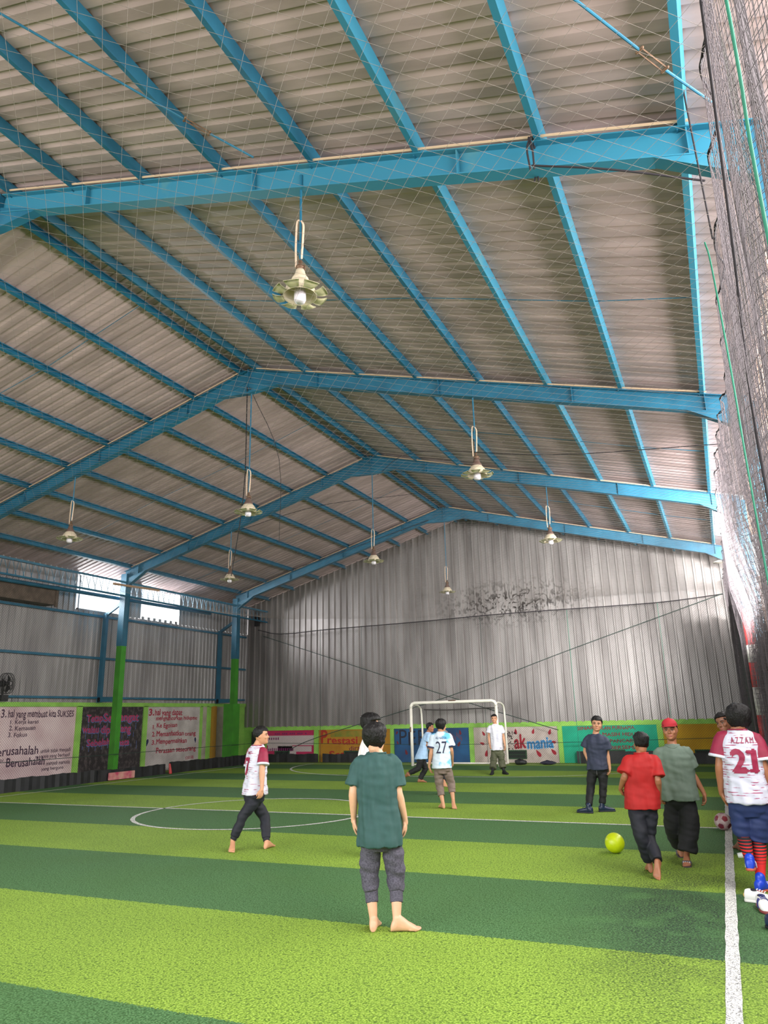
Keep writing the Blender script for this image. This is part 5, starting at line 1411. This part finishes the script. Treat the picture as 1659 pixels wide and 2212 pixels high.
for v in bm.verts:
    x = (v.co-HP(0, 0, 0)).dot(hrt)/hh; v.co -= hup*.14*x*x*hh*4*.5
    y = (v.co-HP(0, .3, 0)).dot(hfd)/hh; v.co -= hup*.12*max(0, y)*hh
obj('brim', bm, CAP, cp, True)
bm = bmesh.new(); ball(bm, HP(0, 0, 1.1), (.012, .012, .008)); obj('button', bm, CAP, cp, True)
SAN = mat('grey_sandal', (92, 84, 88), .6, var=.3, scale=20)
for sd, q in ((-1, 'L'), (1, 'R')):
    heel, f, u, sx, L_, kk = foot_frame(J['a'+q], J['t'+q], 1.56)
    bm = bmesh.new(); loft(bm, [(heel+f*t*L_*1.05-u*.004, sx, u, w, .012, .014) for t, w in ((-.06, .02), (0, .036), (.2, .042), (.5, .042), (.75, .05), (.95, .044), (1.03, .02))], 20, 3)
    o = obj('sandal', bm, mat('dark_sandal_sole', (60, 48, 54), .7), r, True)
    bm = bmesh.new(); loft(bm, [(heel+f*t*L_+u*.03*kk, sx, u, .05*kk, .027*kk, .03*kk) for t in (.52, .56, .74, .78)], 22, 2.4); obj('strap', bm, SAN, o, True)
    bm = bmesh.new()
    for j in range(4): box(bm, heel+f*.79*L_+u*.04*kk+sx*(-.03+.02*j), (.012, .006, .016))
    obj('strap_print', bm, WCUF, o)
# 9 azzam
r, J, s, c = person('azzam', 'player in white jersey numbered 21 with maroon sleeves, navy shorts and red socks', 'brown', True, .005,
  shirt=dict(m=jersey_mat('white_maroon_jersey_near', (190, 190, 206), (150, 50, 90), .59), sleeve_m=MARO, cuff_m=WCUF, neck_m=MARO, hem=-.02, hw=.122, mw=.112, cw=.118, sleeve=.68, sr=(.05, .056), fold=.009),
  trousers=dict(name='shorts', m=mat('navy_shorts', (34, 50, 100), .7, var=.25, scale=8), hem=-.06, r=(.098, .08, .094), fold=.008, fold2=.01), hair=dict(t=.16, nape=.12, seed=17, tufts=120, lock=.18, side=.85), head=(8, 2, 0), bare=(0, 0), face=False, curl=(.7, .7))
def sock_mat():
    m = mat('red_black_sock', (196, 28, 26), .8)
    n, l = m.node_tree.nodes, m.node_tree.links
    tc = n.new('ShaderNodeTexCoord'); sp = n.new('ShaderNodeSeparateXYZ'); l.new(tc.outputs['Object'], sp.inputs[0])
    md = n.new('ShaderNodeMath'); md.operation = 'PINGPONG'; md.inputs[1].default_value = .0125; l.new(sp.outputs[2], md.inputs[0])
    th = n.new('ShaderNodeMapRange'); th.inputs[1].default_value = .18; th.inputs[2].default_value = .46; th.inputs[3].default_value = -.001; th.inputs[4].default_value = .013; l.new(sp.outputs[2], th.inputs[0])
    lt = n.new('ShaderNodeMath'); lt.operation = 'LESS_THAN'; l.new(md.outputs[0], lt.inputs[0]); l.new(th.outputs[0], lt.inputs[1])
    mx = n.new('ShaderNodeMix'); mx.data_type = 'RGBA'; l.new(lt.outputs[0], mx.inputs[0]); mx.inputs[6].default_value = lin(200, 26, 24); mx.inputs[7].default_value = lin(26, 20, 26)
    l.new(mx.outputs[2], n['Principled BSDF'].inputs['Base Color'])
    return m
SOCK = sock_mat()
BLU = mat('royal_blue_shoe', (24, 62, 190), .4)
for sd, q in ((-1, 'L'), (1, 'R')):
    A, K = J['a'+q], J['k'+q]
    bm = bmesh.new(); tube(bm, [K.lerp(J['h'+q], .06), K.lerp(A, .3)-c[1]*.012, K.lerp(A, .65), A], [.062, .06, .048, .04], 16, 2); link('sock', remeshed(bm, .006, 2), SOCK, r)
    shoe_parts(r, A, J['t'+q], 1.72, sd, BLU, mat('gum_sole', (176, 84, 60), .6), None, WCUF)
back_text('21', .225, .57, c, s, MARON, s, .045, 'number', .235, .01)
back_text('-', .03, .435, c, s, MARON, s, .05, 'number', .1, .085)
back_text('-', .035, .695, c, s, MARON, s, .05, 'number', .05, .058)
back_text('A Z Z A M', .058, .86, c, s, MARON, s, .012, 'name_print', .2, .02)
# 10 peeker
person('peeker', 'barefoot boy with dark hair looking out from behind the player numbered 21', 'deep', False, .006,
  shirt=dict(m=mat('charcoal_cloth', (52, 50, 56), .8), hem=-.05, hw=.112, mw=.1, cw=.104, sleeve=.75), trousers=dict(m=M_NAVYT, hem=.55, r=(.08, .068, .058)), hair=dict(t=.09, nape=.3, seed=19, tufts=70, lock=.08, fringe=.78), head=(145, -4, 12))
# 11 pale shirt
person('pale', 'person in white t-shirt with bushy dark hair, almost hidden behind the green t-shirt', 'fair', False, .007,
  shirt=dict(m=mat('bright_white_cloth', (236, 226, 228), .8), hem=-.1, hw=.126, mw=.104, cw=.102, sleeve=.75), trousers=dict(m=M_NAVYT, hem=.85, r=(.078, .062, .05)), hair=dict(t=.2, nape=.2, seed=21, tufts=150, lock=.1, side=.9), head=(-72, 0, 0))
# 12 hidden runner
person('hidden', 'barefoot runner almost hidden behind the player numbered 27, one sole showing', 'tan', False, .007,
  shirt=dict(m=mat('grey_cloth', (120, 122, 126), .8), hem=-.02, hw=.1, mw=.092, cw=.096, sleeve=.7), trousers=dict(m=M_BLACKC, hem=.8, r=(.076, .06, .05)), hair=dict(t=.07, nape=.3, seed=23, tufts=50, lock=.06), head=(10, 0, 0))
# shoes left on the turf at the right edge
def lone_shoe(loc, yaw, m, msole, label, lace=None, heel_m=None, prt=None):
    t = thing('futsal_shoe', label, 'shoe', loc)
    d = Vector((-math.sin(R(yaw)), math.cos(R(yaw)), 0))
    o = shoe_parts(t, (0, 0, .075), tuple(d*.2), 1.74, 1, m, msole, lace, prt, 'upper', False)
    bm = bmesh.new(); ball(bm, Vector((0, 0, .096))+d*.012, (.03, .03, .012)); obj('opening', bm, M_NAVYT, t, True)
    if heel_m:
        bm = bmesh.new(); ball(bm, Vector((0, 0, .05))-d*.058, (.02, .02, .022)); obj('heel_patch', bm, heel_m, t, True)
    return t
WS = mat('white_leather', (228, 226, 224), .4)
lone_shoe((.06, 7.44, 0), 190, WS, mat('dark_red_sole', (130, 56, 56), .6), 'white shoe with navy laces and a red sole at the right edge', mat('navy_lace', (44, 48, 110), .6), None, mat('navy_print', (44, 48, 110), .6))
lone_shoe((-.0, 7.62, 0), 255, WS, mat('white_sole', (220, 216, 212), .5), 'white shoe with a gold heel patch, behind the one with navy laces', mat('white_lace', (230, 230, 230), .6), mat('gold_patch', (206, 160, 80), .5))
lone_shoe((.12, 6.78, 0), 225, M_SHOE, M_BLACK, 'dark navy shoe cut off by the right edge, nearest the camera', M_SHOE)
